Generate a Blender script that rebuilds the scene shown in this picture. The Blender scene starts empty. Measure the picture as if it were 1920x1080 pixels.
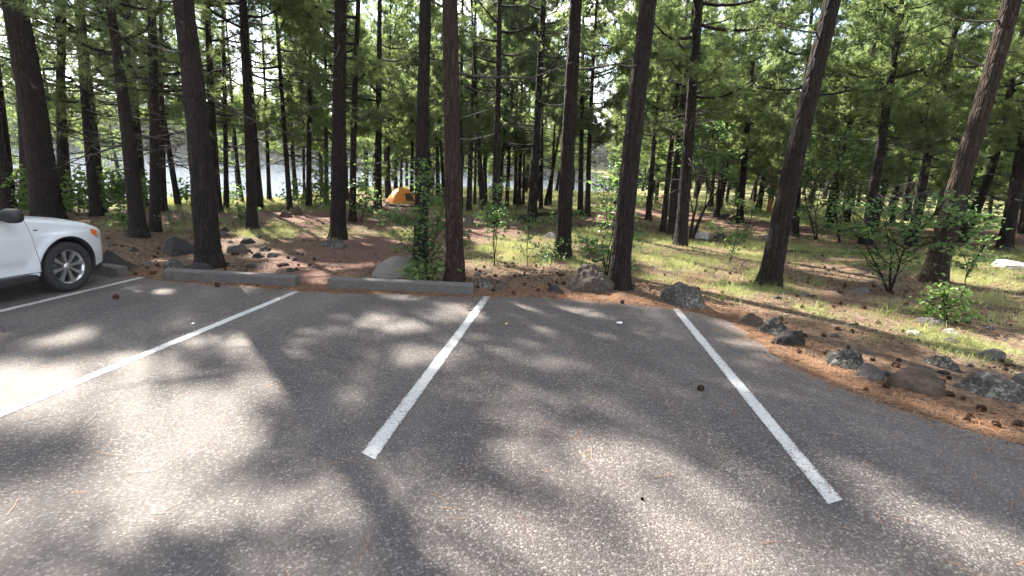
import bpy, math, random
import numpy as np
from mathutils import Vector, Matrix

R = math.radians
C = bpy.context.scene
COL = C.collection

# ------------------------------------------------------------------ camera
FPX, CX, CY = 930.0, 960.0, 540.0          # focal length in photo pixels
CAMH = 1.70
_g = np.array([-0.058, 1.0, 0.274]); _g /= np.linalg.norm(_g)
AZ_ = -_g
AY_ = np.array([0, 0, 1.0]); AY_ = AY_ - AY_.dot(AZ_) * AZ_; AY_ /= np.linalg.norm(AY_)
AX_ = np.cross(AY_, AZ_)
if AX_[0] < 0: AX_ = -AX_
C2W = np.array([AX_, AY_, AZ_])
CAM = np.array([0, 0, CAMH])
cam = bpy.data.cameras.new('camera'); cam_o = bpy.data.objects.new('camera', cam); COL.objects.link(cam_o)
_r, _u, _b = C2W @ [1, 0, 0], C2W @ [0, -1, 0], C2W @ [0, 0, -1]
M4 = Matrix(((_r[0], _u[0], _b[0], 0), (_r[1], _u[1], _b[1], 0), (_r[2], _u[2], _b[2], CAMH), (0, 0, 0, 1)))
cam_o.matrix_world = M4
cam.sensor_width = 36; cam.lens = FPX / 1920 * 36
cam.clip_start = 0.05; cam.clip_end = 3000
C.camera = cam_o

# ------------------------------------------------------------------ light
SUN_AZ, SUN_EL = R(-37), R(39)
SUNV = np.array([math.sin(SUN_AZ) * math.cos(SUN_EL), math.cos(SUN_AZ) * math.cos(SUN_EL), math.sin(SUN_EL)])
sun = bpy.data.lights.new('sun', 'SUN'); sun.energy = 5.0; sun.angle = R(0.9); sun.color = (1.0, 0.93, 0.82)
sun_o = bpy.data.objects.new('sun', sun); COL.objects.link(sun_o)
sun_o.rotation_euler = Vector(SUNV.tolist()).to_track_quat('Z', 'Y').to_euler()
w = bpy.data.worlds.new('World'); C.world = w; w.use_nodes = True
nt = w.node_tree; nt.nodes.clear()
sky = nt.nodes.new('ShaderNodeTexSky'); sky.sky_type = 'NISHITA'; sky.sun_disc = False
sky.sun_elevation = SUN_EL; sky.sun_rotation = SUN_AZ; sky.altitude = 2000; sky.dust_density = 1.5
bg = nt.nodes.new('ShaderNodeBackground'); bg.inputs['Strength'].default_value = 0.065
wo = nt.nodes.new('ShaderNodeOutputWorld')
tc = nt.nodes.new('ShaderNodeTexCoord'); mp = nt.nodes.new('ShaderNodeMapping'); mp.inputs['Scale'].default_value = (1, 1, 2.6)
nz = nt.nodes.new('ShaderNodeTexNoise'); nz.inputs['Scale'].default_value = 2.6; nz.inputs['Detail'].default_value = 7; nz.inputs['Roughness'].default_value = .55
rp = nt.nodes.new('ShaderNodeValToRGB'); rp.color_ramp.elements[0].position = .47; rp.color_ramp.elements[1].position = .60
mx = nt.nodes.new('ShaderNodeMixRGB'); mx.inputs[2].default_value = (11, 10.8, 10.6, 1)
nt.links.new(tc.outputs['Generated'], mp.inputs['Vector']); nt.links.new(mp.outputs[0], nz.inputs['Vector'])
nt.links.new(nz.outputs['Fac'], rp.inputs[0])
sx_ = nt.nodes.new('ShaderNodeSeparateXYZ'); nt.links.new(tc.outputs['Generated'], sx_.inputs[0])
mr = nt.nodes.new('ShaderNodeMapRange'); mr.inputs['From Min'].default_value = .03; mr.inputs['From Max'].default_value = .26; mr.inputs['To Min'].default_value = .85; mr.inputs['To Max'].default_value = 0
nt.links.new(sx_.outputs['Z'], mr.inputs['Value']); mm_ = nt.nodes.new('ShaderNodeMath'); mm_.operation = 'MAXIMUM'; nt.links.new(mr.outputs[0], mm_.inputs[0]); nt.links.new(rp.outputs[0], mm_.inputs[1]); nt.links.new(mm_.outputs[0], mx.inputs[0])
nt.links.new(sky.outputs[0], mx.inputs[1]); nt.links.new(mx.outputs[0], bg.inputs[0]); nt.links.new(bg.outputs[0], wo.inputs[0])
C.view_settings.view_transform = 'Standard'; C.view_settings.look = 'None'
C.view_settings.gamma = 1; C.view_settings.use_curve_mapping = False
C.view_settings.exposure = 2.6
C.cycles.max_bounces = 5; C.cycles.diffuse_bounces = 3; C.cycles.glossy_bounces = 2
C.cycles.transmission_bounces = 3; C.cycles.transparent_max_bounces = 6
C.cycles.caustics_reflective = False; C.cycles.caustics_refractive = False
C.cycles.sample_clamp_indirect = 4

rng = np.random.default_rng(7)
random.seed(7)

# ------------------------------------------------------------------ noise
def _h(ix, iy, iz, s=0):
    n = (ix.astype(np.int64) * 374761393 + iy.astype(np.int64) * 668265263 + iz.astype(np.int64) * 2147483647 + s * 1274126177) & 0xffffffff
    n = ((n ^ (n >> 13)) * 1274126177) & 0xffffffff
    n = ((n ^ (n >> 16)) * 2246822519) & 0xffffffff
    return ((n ^ (n >> 15)) & 0xffffff) / float(0xffffff)
def vnoise(x, y, z=None, s=0):
    x = np.asarray(x, float); y = np.asarray(y, float)
    z = np.zeros_like(x) if z is None else np.asarray(z, float)
    x, y, z = np.broadcast_arrays(x, y, z)
    ix, iy, iz = np.floor(x), np.floor(y), np.floor(z)
    fx, fy, fz = x - ix, y - iy, z - iz
    fx, fy, fz = [t * t * (3 - 2 * t) for t in (fx, fy, fz)]
    ix, iy, iz = ix.astype(np.int64), iy.astype(np.int64), iz.astype(np.int64)
    r = 0
    for a in (0, 1):
        for b in (0, 1):
            for c in (0, 1):
                r = r + _h(ix + a, iy + b, iz + c, s) * (fx if a else 1 - fx) * (fy if b else 1 - fy) * (fz if c else 1 - fz)
    return r
def fbm(x, y, z=None, s=0, o=4):
    a, r, t = .5, 0, 0
    x = np.asarray(x, float); y = np.asarray(y, float)
    for k in range(o):
        f = 2 ** k
        r = r + a * vnoise(x * f, y * f, None if z is None else np.asarray(z) * f, s + k); t += a; a *= .5
    return r / t
def sstep(a, b, x):
    t = np.clip((np.asarray(x, float) - a) / (b - a), 0, 1); return t * t * (3 - 2 * t)

# ------------------------------------------------------------------ terrain
def ray(px, py):
    d = C2W @ np.array([px - CX, py - CY, FPX]); return d / np.linalg.norm(d)
_n = np.array([-0.045, 1.0, 198 / 930.0]); _n /= np.linalg.norm(_n)
NW = C2W @ _n                                   # lot plane normal, pointing down
def plane_z(x, y): return CAMH + (CAMH - NW[0] * x - NW[1] * y) / NW[2]
def lot_pt(px, py):
    d = ray(px, py); t = CAMH / d.dot(NW); return CAM + d * t
# edge of the asphalt, traced from left to right along the wood, then closed round the camera
EDGE_PX = [(-60, 512), (150, 516), (262, 519), (305, 526), (420, 535), (560, 545), (600, 546), (620, 549), (760, 552), (885, 557), (930, 556), (1010, 558), (1100, 565), (1180, 571), (1250, 578),
           (1310, 586), (1355, 598), (1385, 614), (1410, 634), (1450, 664), (1500, 694), (1560, 722), (1640, 752), (1740, 786), (1830, 812), (1920, 836), (2100, 880), (2500, 960)]
_e = [lot_pt(a, b)[:2] for a, b in EDGE_PX]
_dl = (_e[0] - _e[4]); _dl /= np.linalg.norm(_dl)
LOT = [_e[0] + _dl * 30] + _e + [np.array([14.0, -3.0]), np.array([18.0, -14.0]), np.array([-34.0, -14.0])]
LOT = np.array(LOT)
def inpoly(x, y, P):
    x = np.asarray(x, float); y = np.asarray(y, float); r = np.zeros(np.broadcast(x, y).shape, bool)
    n = len(P)
    for i in range(n):
        x0, y0 = P[i]; x1, y1 = P[(i + 1) % n]
        if y0 == y1: continue
        c = ((y0 > y) != (y1 > y)) & (x < (x1 - x0) * (y - y0) / (y1 - y0) + x0)
        r ^= c
    return r
def segdist(x, y, P, closed=True):
    x = np.asarray(x, float); y = np.asarray(y, float); r = np.full(np.broadcast(x, y).shape, 1e9)
    n = len(P)
    for i in range(n if closed else n - 1):
        a = P[i]; b = P[(i + 1) % n]; d = b - a; L = d.dot(d) + 1e-12
        t = np.clip(((x - a[0]) * d[0] + (y - a[1]) * d[1]) / L, 0, 1)
        r = np.minimum(r, np.hypot(x - a[0] - t * d[0], y - a[1] - t * d[1]))
    return r
LAKE_Z = CAMH - 5.3
def _S(az): return np.interp(az, [-180, -60, -46, -25, -16, 0, 9, 14, 18, 180], [60, 30, 30, 34, 50, 62, 66, 75, 140, 140])
def _F(az): return np.interp(az, [-180, -60, -20, 0, 9, 14, 18, 180], [200, 200, 190, 180, 150, 120, 141, 141])
def height(x, y):
    x = np.asarray(x, float); y = np.asarray(y, float)
    D = np.hypot(x, y) + 1e-6; az = np.degrees(np.arctan2(x, y))
    k = np.minimum(1, 14 / D)
    p14 = plane_z(x * k, y * k)
    S, F = _S(az), _F(az)
    t = np.clip((D - 14) / (S - 14), 0, None)
    kk = (14 + (np.maximum(D, 14) - 14) * .45) / np.maximum(D, 14)
    pe = np.maximum(plane_z(x * kk, y * kk), LAKE_Z + .1)
    u = sstep(.78, 1.0, D / S)
    lake = pe * (1 - u) + (LAKE_Z - .05) * u - 1.2 * np.clip(t - 1, 0, 1)
    lake = np.where(D > F - 8, LAKE_Z - 1.2 + 1.3 * sstep(F - 8, F + 2, D) + 16 * sstep(F + 5, F + 280, D) * (0.6 + .8 * fbm(az / 9., az * 0 + 3, s=5)), lake)
    slope = (p14 - plane_z(0, 0)) / np.minimum(D, 14)
    land = p14 + slope * 16 * (1 - np.exp(-np.clip(D - 14, 0, None) / 16)) + 10 * sstep(90, 380, D)
    wl = sstep(11.5, 18, az) ; wl = np.where((az > 120) | (az < -120), 1, wl)
    z = lake * (1 - wl) + land * wl
    z = np.where(D < 14, p14, z)
    und = (fbm(x / 2.3, y / 2.3, s=11) - .5) * .22 + (fbm(x / .6, y / .6, s=12, o=2) - .5) * .05
    dl = np.where(inpoly(x, y, LOT), -1, 1) * segdist(x, y, LOT)
    amp = sstep(.1, 2.5, dl)
    z = z + und * amp * (1 - .5 * sstep(25, 60, D)) + np.interp(dl, [-.3, -.03, .05, .5, 1.4], [-.05, -.014, -.004, .02, .05])
    return z
def h1(x, y): return float(height(np.array([x]), np.array([y]))[0])
def hit(px, py):
    d = ray(px, py)
    t = np.concatenate([np.arange(1.0, 60, .05), np.arange(60, 400, .5)])
    P = CAM[None] + d[None] * t[:, None]
    f = P[:, 2] - height(P[:, 0], P[:, 1])
    i = np.argmax(f < 0)
    if f[i] >= 0: i = len(t) - 1
    if i == 0: i = 1
    a, b = t[i - 1], t[i]; u = f[i - 1] / (f[i - 1] - f[i] + 1e-9)
    p = CAM + d * (a + (b - a) * u); return p
def wall_pt(base, px, py):
    """point of the ray on the upright plane through base that faces the camera"""
    n = np.array([base[0], base[1], 0.0]); n /= np.linalg.norm(n)
    d = ray(px, py); t = (base - CAM).dot(n) / d.dot(n); return CAM + d * t
def depth(P): return float((C2W.T @ (np.asarray(P) - CAM))[2])
def m_per_px(P): return depth(P) / FPX

# ------------------------------------------------------------------ mesh builder
class Geo:
    def __init__(s): s.v = []; s.f = []; s.m = []; s.c = []; s.n = 0; s.hascol = False
    def add(s, V, F, mat=0, col=None):
        V = np.asarray(V, float).reshape(-1, 3); F = np.asarray(F, int)
        s.v.append(V); s.f.append(F + s.n); s.m.append(np.full(len(F), mat)); s.n += len(V)
        if col is not None: s.hascol = True
        s.c.append(np.broadcast_to(np.asarray(col if col is not None else (.5, .5, .5, 1), float), (len(V), 4)))
    def tube(s, pts, rad, n=6, mat=0, col=None, cap=True):
        pts = np.asarray(pts, float); rad = np.broadcast_to(np.asarray(rad, float), (len(pts),))
        T = np.gradient(pts, axis=0); T /= np.linalg.norm(T, axis=1)[:, None] + 1e-9
        ref = np.array([0.31, 0.17, 1.0]) if abs(T[0][2]) < .8 else np.array([1.0, .1, 0])
        U = np.cross(T, ref); U /= np.linalg.norm(U, axis=1)[:, None] + 1e-9; W = np.cross(T, U)
        a = np.arange(n) * 2 * math.pi / n
        V = pts[:, None] + rad[:, None, None] * (np.cos(a)[None, :, None] * U[:, None] + np.sin(a)[None, :, None] * W[:, None])
        m = len(pts); i = np.arange(m - 1)[:, None] * n + np.arange(n)[None]; j = np.arange(m - 1)[:, None] * n + (np.arange(n)[None] + 1) % n
        F = np.stack([i, j, j + n, i + n], -1).reshape(-1, 4)
        s.add(V.reshape(-1, 3), F, mat, col)
        if cap:
            s.add(V[0], [list(range(n))[::-1]], mat, col); s.add(V[-1], [list(range(n))], mat, col)
    def box(s, c, d, rot=0, mat=0, bev=0, jit=0):
        x, y, z = [k / 2 for k in d]; V = []
        b = min(bev, x * .9, y * .9, z * .9)
        if b <= 0:
            V = [(-x, -y, -z), (x, -y, -z), (x, y, -z), (-x, y, -z), (-x, -y, z), (x, -y, z), (x, y, z), (-x, y, z)]
            F = [(0, 3, 2, 1), (4, 5, 6, 7), (0, 1, 5, 4), (1, 2, 6, 5), (2, 3, 7, 6), (3, 0, 4, 7)]
        else:
            rings = [(-z, b), (-z + b, 0), (z - b, 0), (z, b)]
            for zz, q in rings:
                V += [(-x + q + b * 0, -y + b, zz), (-x + b, -y + q, zz), (x - b, -y + q, zz), (x - q, -y + b, zz), (x - q, y - b, zz), (x - b, y - q, zz), (-x + b, y - q, zz), (-x + q, y - b, zz)]
            F = []
            for k in range(3):
                for i in range(8): F.append((k * 8 + i, k * 8 + (i + 1) % 8, k * 8 + 8 + (i + 1) % 8, k * 8 + 8 + i))
            V = np.array(V, float)
            s._boxadd(V, F, c, rot, mat); s._boxadd(V, [tuple(range(7, -1, -1))], c, rot, mat, True); s._boxadd(V, [tuple(range(24, 32))], c, rot, mat, True)
            return
        s._boxadd(np.array(V, float), F, c, rot, mat)
    def _boxadd(s, V, F, c, rot, mat, reuse=False):
        if np.ndim(rot) == 0:
            ca, sa = math.cos(rot), math.sin(rot); Rm = np.array([[ca, -sa, 0], [sa, ca, 0], [0, 0, 1]])
        else: Rm = rot
        s.add(V @ Rm.T + np.asarray(c, float), F, mat)
    def build(s, name, mats, parent=None, origin=(0, 0, 0), smooth=True):
        o = np.asarray(origin, float)
        V = np.concatenate(s.v) - o
        me = bpy.data.meshes.new(name)
        me.vertices.add(len(V)); me.vertices.foreach_set('co', V.astype(np.float32).ravel())
        tot = np.concatenate([np.full(len(f), f.shape[1]) for f in s.f if len(f)]); lv = np.concatenate([f.ravel() for f in s.f if len(f)])
        me.loops.add(len(lv)); me.loops.foreach_set('vertex_index', lv.astype(np.int32))
        me.polygons.add(len(tot)); st = np.concatenate([[0], np.cumsum(tot)[:-1]])
        me.polygons.foreach_set('loop_start', st.astype(np.int32)); me.polygons.foreach_set('loop_total', tot.astype(np.int32))
        if not isinstance(mats, (list, tuple)): mats = [mats]
        for m in mats: me.materials.append(m)
        mi = np.concatenate([m for m, f in zip(s.m, s.f) if len(f)])
        if len(mats) > 1: me.polygons.foreach_set('material_index', mi.astype(np.int32))
        me.polygons.foreach_set('use_smooth', np.full(len(tot), bool(smooth)))
        me.update(calc_edges=True)
        if s.hascol:
            a = me.color_attributes.new('tint', 'FLOAT_COLOR', 'POINT')
            a.data.foreach_set('color', np.concatenate(s.c).astype(np.float32).ravel())
        ob = bpy.data.objects.new(name, me); COL.objects.link(ob)
        if parent is not None: ob.parent = parent
        else: ob.location = o.tolist()
        return ob
def tag(o, label=None, cat=None, group=None, kind=None):
    if label: o['label'] = label
    if cat: o['category'] = cat
    if group: o['group'] = group
    if kind: o['kind'] = kind
    return o
def empty(name, loc, label=None, cat=None, group=None, rz=0):
    o = bpy.data.objects.new(name, None); COL.objects.link(o); o.location = [float(k) for k in loc]; o.rotation_euler = (0, 0, rz)
    o.empty_display_size = .2
    return tag(o, label, cat, group)
def copy_tree(o, parent=None):
    c = o.copy(); COL.objects.link(c)
    if parent is not None: c.parent = parent
    for ch in list(o.children): copy_tree(ch, c)
    return c
def catmull(P, n):
    P = np.asarray(P, float)
    if len(P) < 3: return P[0] + (P[-1] - P[0]) * np.linspace(0, 1, n)[:, None]
    Q = np.vstack([2 * P[0] - P[1], P, 2 * P[-1] - P[-2]]); u = np.linspace(0, len(P) - 1 - 1e-6, n); k = u.astype(int); t = (u - k)[:, None]
    a, b, c, d = Q[k], Q[k + 1], Q[k + 2], Q[k + 3]
    return .5 * (2 * b + (c - a) * t + (2 * a - 5 * b + 4 * c - d) * t * t + (3 * b - a - 3 * c + d) * t ** 3)

# ------------------------------------------------------------------ materials
class N:
    """small helper round a node tree"""
    def __init__(s, name):
        s.m = bpy.data.materials.new(name); s.m.use_nodes = True; s.t = s.m.node_tree; s.t.nodes.clear()
        s.out = s.t.nodes.new('ShaderNodeOutputMaterial')
    def n(s, typ, **k):
        x = s.t.nodes.new(typ)
        for a, b in k.items():
            if a.startswith('_'): setattr(x, a[1:], b)
        return x
    def l(s, a, b): s.t.links.new(a, b)
    def put(s, x, sock, v):
        if hasattr(v, 'is_output') or isinstance(v, bpy.types.NodeSocket): s.l(v, x.inputs[sock])
        else: x.inputs[sock].default_value = (tuple(v) + (1,) if isinstance(v, (tuple, list)) and len(v) == 3 and x.inputs[sock].type == 'RGBA' else v)
    def coord(s, kind='Object', scale=(1, 1, 1)):
        c = s.n('ShaderNodeTexCoord'); m = s.n('ShaderNodeMapping'); m.inputs['Scale'].default_value = scale; s.l(c.outputs[kind], m.inputs[0]); return m.outputs[0]
    def noise(s, v, scale, detail=4, rough=.6, dist=0):
        x = s.n('ShaderNodeTexNoise'); x.inputs['Scale'].default_value = scale; x.inputs['Detail'].default_value = detail
        x.inputs['Roughness'].default_value = rough; x.inputs['Distortion'].default_value = dist; s.l(v, x.inputs['Vector']); return x.outputs['Fac']
    def vor(s, v, scale, feat='F1', out='Distance', rnd=1):
        x = s.n('ShaderNodeTexVoronoi', _feature=feat); x.inputs['Scale'].default_value = scale; x.inputs['Randomness'].default_value = rnd; s.l(v, x.inputs['Vector']); return x.outputs[out]
    def ramp(s, f, stops, interp='LINEAR'):
        x = s.n('ShaderNodeValToRGB'); r = x.color_ramp; r.interpolation = interp
        while len(r.elements) < len(stops): r.elements.new(.5)
        for e, (p, c) in zip(r.elements, stops):
            e.position = p; e.color = (c, c, c, 1) if np.isscalar(c) else tuple(c) + (1,)
        s.l(f, x.inputs[0]); return x.outputs[0]
    def mix(s, f, a, b, mode='MIX'):
        x = s.n('ShaderNodeMixRGB', _blend_type=mode); s.put(x, 0, f); s.put(x, 1, a); s.put(x, 2, b); return x.outputs[0]
    def math(s, op, a, b=0.0):
        x = s.n('ShaderNodeMath', _operation=op); s.put(x, 0, a); s.put(x, 1, b); return x.outputs[0]
    def attr(s, name='tint'):
        x = s.n('ShaderNodeAttribute', _attribute_name=name); return x.outputs['Color']
    def sep(s, c):
        x = s.n('ShaderNodeSeparateColor'); s.l(c, x.inputs[0]); return x.outputs
    def bump(s, h, strength=.5, dist=.01):
        x = s.n('ShaderNodeBump'); x.inputs['Strength'].default_value = strength; x.inputs['Distance'].default_value = dist; s.l(h, x.inputs['Height']); return x.outputs[0]
    def bsdf(s, col, rough=.8, normal=None, **k):
        x = s.n('ShaderNodeBsdfPrincipled'); s.put(x, 'Base Color', col); s.put(x, 'Roughness', rough)
        if normal is not None: s.l(normal, x.inputs['Normal'])
        for a, b in k.items(): s.put(x, a.replace('_', ' '), b)
        s.l(x.outputs[0], s.out.inputs[0]); s.b = x; return s.m
    def rnd(s):
        return s.n('ShaderNodeObjectInfo').outputs['Random']
MAT = {}
def plain(name, col, rough=.6, **k):
    if name in MAT: return MAT[name]
    q = N(name); v = q.coord(); f = q.noise(v, 9, 5)
    c = q.mix(.5, tuple(col), q.mix(f, tuple(c_ * .75 for c_ in col), tuple(min(1, c_ * 1.2) for c_ in col)))
    MAT[name] = q.bsdf(c, rough, **k); return MAT[name]

# bark
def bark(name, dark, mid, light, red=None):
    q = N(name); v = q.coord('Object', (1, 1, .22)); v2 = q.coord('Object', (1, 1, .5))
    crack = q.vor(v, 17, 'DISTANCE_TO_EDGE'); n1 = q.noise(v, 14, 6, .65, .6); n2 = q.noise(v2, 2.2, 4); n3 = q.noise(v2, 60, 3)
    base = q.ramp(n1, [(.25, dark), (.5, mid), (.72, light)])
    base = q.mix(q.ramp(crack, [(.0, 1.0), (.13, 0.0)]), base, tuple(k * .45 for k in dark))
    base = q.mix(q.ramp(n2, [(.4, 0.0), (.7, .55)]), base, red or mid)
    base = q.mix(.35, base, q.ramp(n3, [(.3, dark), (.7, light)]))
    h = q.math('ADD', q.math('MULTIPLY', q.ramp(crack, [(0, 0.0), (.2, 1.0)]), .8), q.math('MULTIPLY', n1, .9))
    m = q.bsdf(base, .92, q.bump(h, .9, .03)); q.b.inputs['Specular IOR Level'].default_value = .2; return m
MAT['bark'] = bark('bark', (.005, .004, .004), (.014, .011, .010), (.05, .039, .034))
MAT['bark_red'] = bark('bark_reddish', (.010, .007, .006), (.030, .018, .015), (.08, .052, .042), (.04, .022, .018))
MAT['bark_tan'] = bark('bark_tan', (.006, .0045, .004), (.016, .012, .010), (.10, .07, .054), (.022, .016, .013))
MAT['bark_sunlit'] = bark('bark_sunlit', (.10, .045, .02), (.35, .16, .07), (.55, .30, .16), (.45, .20, .08))  # orange sunlight on one trunk put into the bark colour
MAT['twig'] = bark('dead_twig', (.03, .027, .025), (.085, .075, .068), (.17, .155, .14))
# needles and leaves
def foliage(name, stops, trans=(.20, .30, .05), tw=.42, rough=.55, spec=.25):
    q = N(name); t = q.sep(q.attr())[0]; g = q.coord('Object'); n = q.noise(g, .9, 3)
    f = q.math('ADD', q.math('MULTIPLY', t, .55), q.math('MULTIPLY', n, .3)); f = q.math('ADD', f, q.math('MULTIPLY', q.rnd(), .15))
    c = q.ramp(f, stops)
    b = q.n('ShaderNodeBsdfPrincipled'); q.l(c, b.inputs['Base Color']); b.inputs['Roughness'].default_value = rough; b.inputs['Specular IOR Level'].default_value = spec
    tr = q.n('ShaderNodeBsdfTranslucent'); q.l(q.mix(.55, c, trans), tr.inputs[0])
    ms = q.n('ShaderNodeMixShader'); ms.inputs[0].default_value = tw; q.l(b.outputs[0], ms.inputs[1]); q.l(tr.outputs[0], ms.inputs[2]); q.l(ms.outputs[0], q.out.inputs[0])
    return q.m
MAT['needles'] = foliage('pine_needles', [(.15, (.035, .058, .028)), (.5, (.085, .125, .058)), (.8, (.21, .25, .12))], (.38, .50, .16), .6)
MAT['needles_bright'] = foliage('pine_needles_young', [(.15, (.045, .08, .03)), (.5, (.10, .155, .06)), (.8, (.22, .28, .11))], (.44, .56, .17), .62)
MAT['leaf'] = foliage('oak_leaf', [(.15, (.035, .07, .025)), (.5, (.075, .14, .05)), (.8, (.15, .22, .09))], (.28, .48, .12), .5, .42, .4)
MAT['leaf_pale'] = foliage('pale_leaf', [(.15, (.06, .11, .035)), (.5, (.11, .18, .055)), (.8, (.17, .25, .085))], (.26, .42, .08), .45, .5)
MAT['grass'] = foliage('grass_blade', [(.1, (.07, .11, .035)), (.33, (.14, .175, .065)), (.5, (.27, .285, .12)), (.85, (.48, .42, .24))], (.38, .42, .15), .4, .6)
MAT['dry_needle'] = foliage('dry_needle', [(.1, (.13, .06, .03)), (.5, (.30, .15, .075)), (.9, (.50, .32, .19))], (.4, .2, .1), .1, .6)
MAT['debris'] = foliage('bark_chips', [(.1, (.018, .012, .010)), (.5, (.07, .042, .03)), (.75, (.16, .11, .08)), (.95, (.34, .27, .20))], (.2, .12, .07), .08, .8)
MAT['farleaf'] = foliage('far_needles', [(.15, (.02, .035, .02)), (.5, (.035, .06, .03)), (.85, (.07, .10, .045))], (.10, .16, .05), .25)

# asphalt
q = N('asphalt'); v = q.coord('Object')
v1 = q.vor(v, 85, 'F1', 'Color'); vd = q.vor(v, 85, 'F1', 'Distance'); big = q.noise(v, .55, 5); mid = q.noise(v, 5, 4); fine = q.noise(v, 160, 3, .7); n40 = q.noise(v, 38, 4, .75)
sp = q.sep(v1)[0]
c = q.ramp(q.math('ADD', q.math('MULTIPLY', sp, .55), q.math('MULTIPLY', n40, .5)), [(.2, (.040, .034, .034)), (.5, (.083, .072, .070)), (.70, (.148, .132, .127)), (.88, (.37, .34, .31))])
c = q.mix(q.ramp(vd, [(.30, 0.0), (.62, .62)]), c, (.045, .04, .04))
c = q.mix(q.ramp(big, [(.35, 0.0), (.7, .4)]), c, q.mix(.5, c, (.16, .125, .11)))
c = q.mix(q.ramp(mid, [(.3, .22), (.6, 0.0)]), c, (.05, .045, .045))
# hairline cracks, oily stains and greyer worn lanes
wv = q.n('ShaderNodeVectorMath', _operation='ADD'); nzv = q.n('ShaderNodeTexNoise'); nzv.inputs['Scale'].default_value = 3.0; nzv.inputs['Detail'].default_value = 5; q.l(v, nzv.inputs['Vector'])
sc_ = q.n('ShaderNodeVectorMath', _operation='SCALE'); sc_.inputs['Scale'].default_value = .35; q.l(nzv.outputs['Color'], sc_.inputs[0]); q.l(v, wv.inputs[0]); q.l(sc_.outputs[0], wv.inputs[1])
ck = q.vor(wv.outputs[0], .55, 'DISTANCE_TO_EDGE'); brk = q.noise(v, .8, 3)
c = q.mix(q.math('MULTIPLY', q.ramp(ck, [(.0, .8), (.006, 0.0)]), q.ramp(brk, [(.50, 0.0), (.58, 1.0)])), c, (.02, .018, .018))
st = q.noise(v, 1.7, 5, .6, .5); c = q.mix(q.ramp(st, [(.60, 0.0), (.72, .35)]), c, (.035, .032, .032))
lane = q.noise(q.coord('Object', (1, .18, 1)), 1.1, 3); c = q.mix(q.ramp(lane, [(.45, 0.0), (.65, .22)]), c, (.21, .19, .175))
hh = q.math('ADD', q.math('MULTIPLY', q.ramp(vd, [(.1, 1.0), (.6, 0.0)]), .8), q.math('MULTIPLY', fine, .5))
MAT['asphalt'] = q.bsdf(c, .82, q.bump(hh, .75, .006)); q.b.inputs['Specular IOR Level'].default_value = .35
# road paint
q = N('road_paint'); v = q.coord('Object'); vd = q.vor(v, 85, 'F1', 'Distance'); n = q.noise(v, 26, 6, .8); big = q.noise(v, 1.6, 4)
wear = q.math('ADD', q.math('MULTIPLY', n, .75), q.math('MULTIPLY', q.sep(q.attr())[0], .42))
wear = q.math('ADD', wear, q.math('MULTIPLY', q.math('SUBTRACT', vd, .4), .32)); wear = q.math('ADD', wear, q.math('MULTIPLY', q.math('SUBTRACT', big, .5), .35))
c = q.mix(q.ramp(wear, [(.47, 0.0), (.63, 1.0)]), (.46, .455, .445), (.13, .118, .112))
MAT['paint'] = q.bsdf(c, .75, q.bump(vd, .5, .004))
# forest floor
q = N('forest_floor'); v = q.coord('Object'); z = q.sep(q.attr())
n1 = q.noise(v, 1.3, 6, .65); n2 = q.noise(v, 11, 6, .75); n3 = q.noise(v, 45, 4, .75); vv = q.vor(v, 24, 'F1', 'Color'); vd = q.vor(v, 24)
lit = q.ramp(q.math('ADD', q.math('MULTIPLY', n2, .55), q.math('MULTIPLY', n3, .45)), [(.30, (.03, .021, .016)), (.44, (.085, .058, .042)), (.56, (.19, .135, .095)), (.70, (.40, .31, .22))])
lit = q.mix(q.ramp(vd, [(.12, .75), (.3, 0.0)]), lit, q.mix(q.sep(vv)[0], (.05, .032, .022), (.16, .10, .07)))
org = q.ramp(q.math('ADD', q.math('MULTIPLY', n2, .5), q.math('MULTIPLY', n3, .5)), [(.3, (.035, .022, .016)), (.45, (.095, .058, .040)), (.57, (.20, .128, .09)), (.68, (.38, .27, .19))])
red = q.ramp(q.math('ADD', q.math('MULTIPLY', n2, .5), q.math('MULTIPLY', n3, .5)), [(.3, (.075, .042, .035)), (.5, (.15, .088, .072)), (.7, (.25, .16, .135))])
grs = q.ramp(q.math('ADD', q.math('MULTIPLY', n2, .5), q.math('MULTIPLY', n3, .5)), [(.3, (.055, .055, .025)), (.44, (.14, .15, .06)), (.56, (.25, .25, .12)), (.7, (.44, .39, .23))])
c = q.mix(q.math('MULTIPLY', z[2], 1.0), lit, org); c = q.mix(q.ramp(q.math('ADD', q.math('MULTIPLY', z[1], .75), q.math('MULTIPLY', q.math('SUBTRACT', n1, .5), .6)), [(.2, 0.0), (.6, .9)]), c, grs)
c = q.mix(z[0], c, red)
MAT['floor'] = q.bsdf(c, .95, q.bump(q.math('ADD', q.math('MULTIPLY', n2, 1.0), n3), .9, .035)); q.b.inputs['Specular IOR Level'].default_value = .1
# water
q = N('lake_water'); v = q.coord('Object', (1, 1, 1)); n = q.noise(v, 1.6, 5, .6); 
MAT['water'] = q.bsdf((.03, .04, .045), .07, q.bump(n, .5, .12), Specular_IOR_Level=.6)
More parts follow.
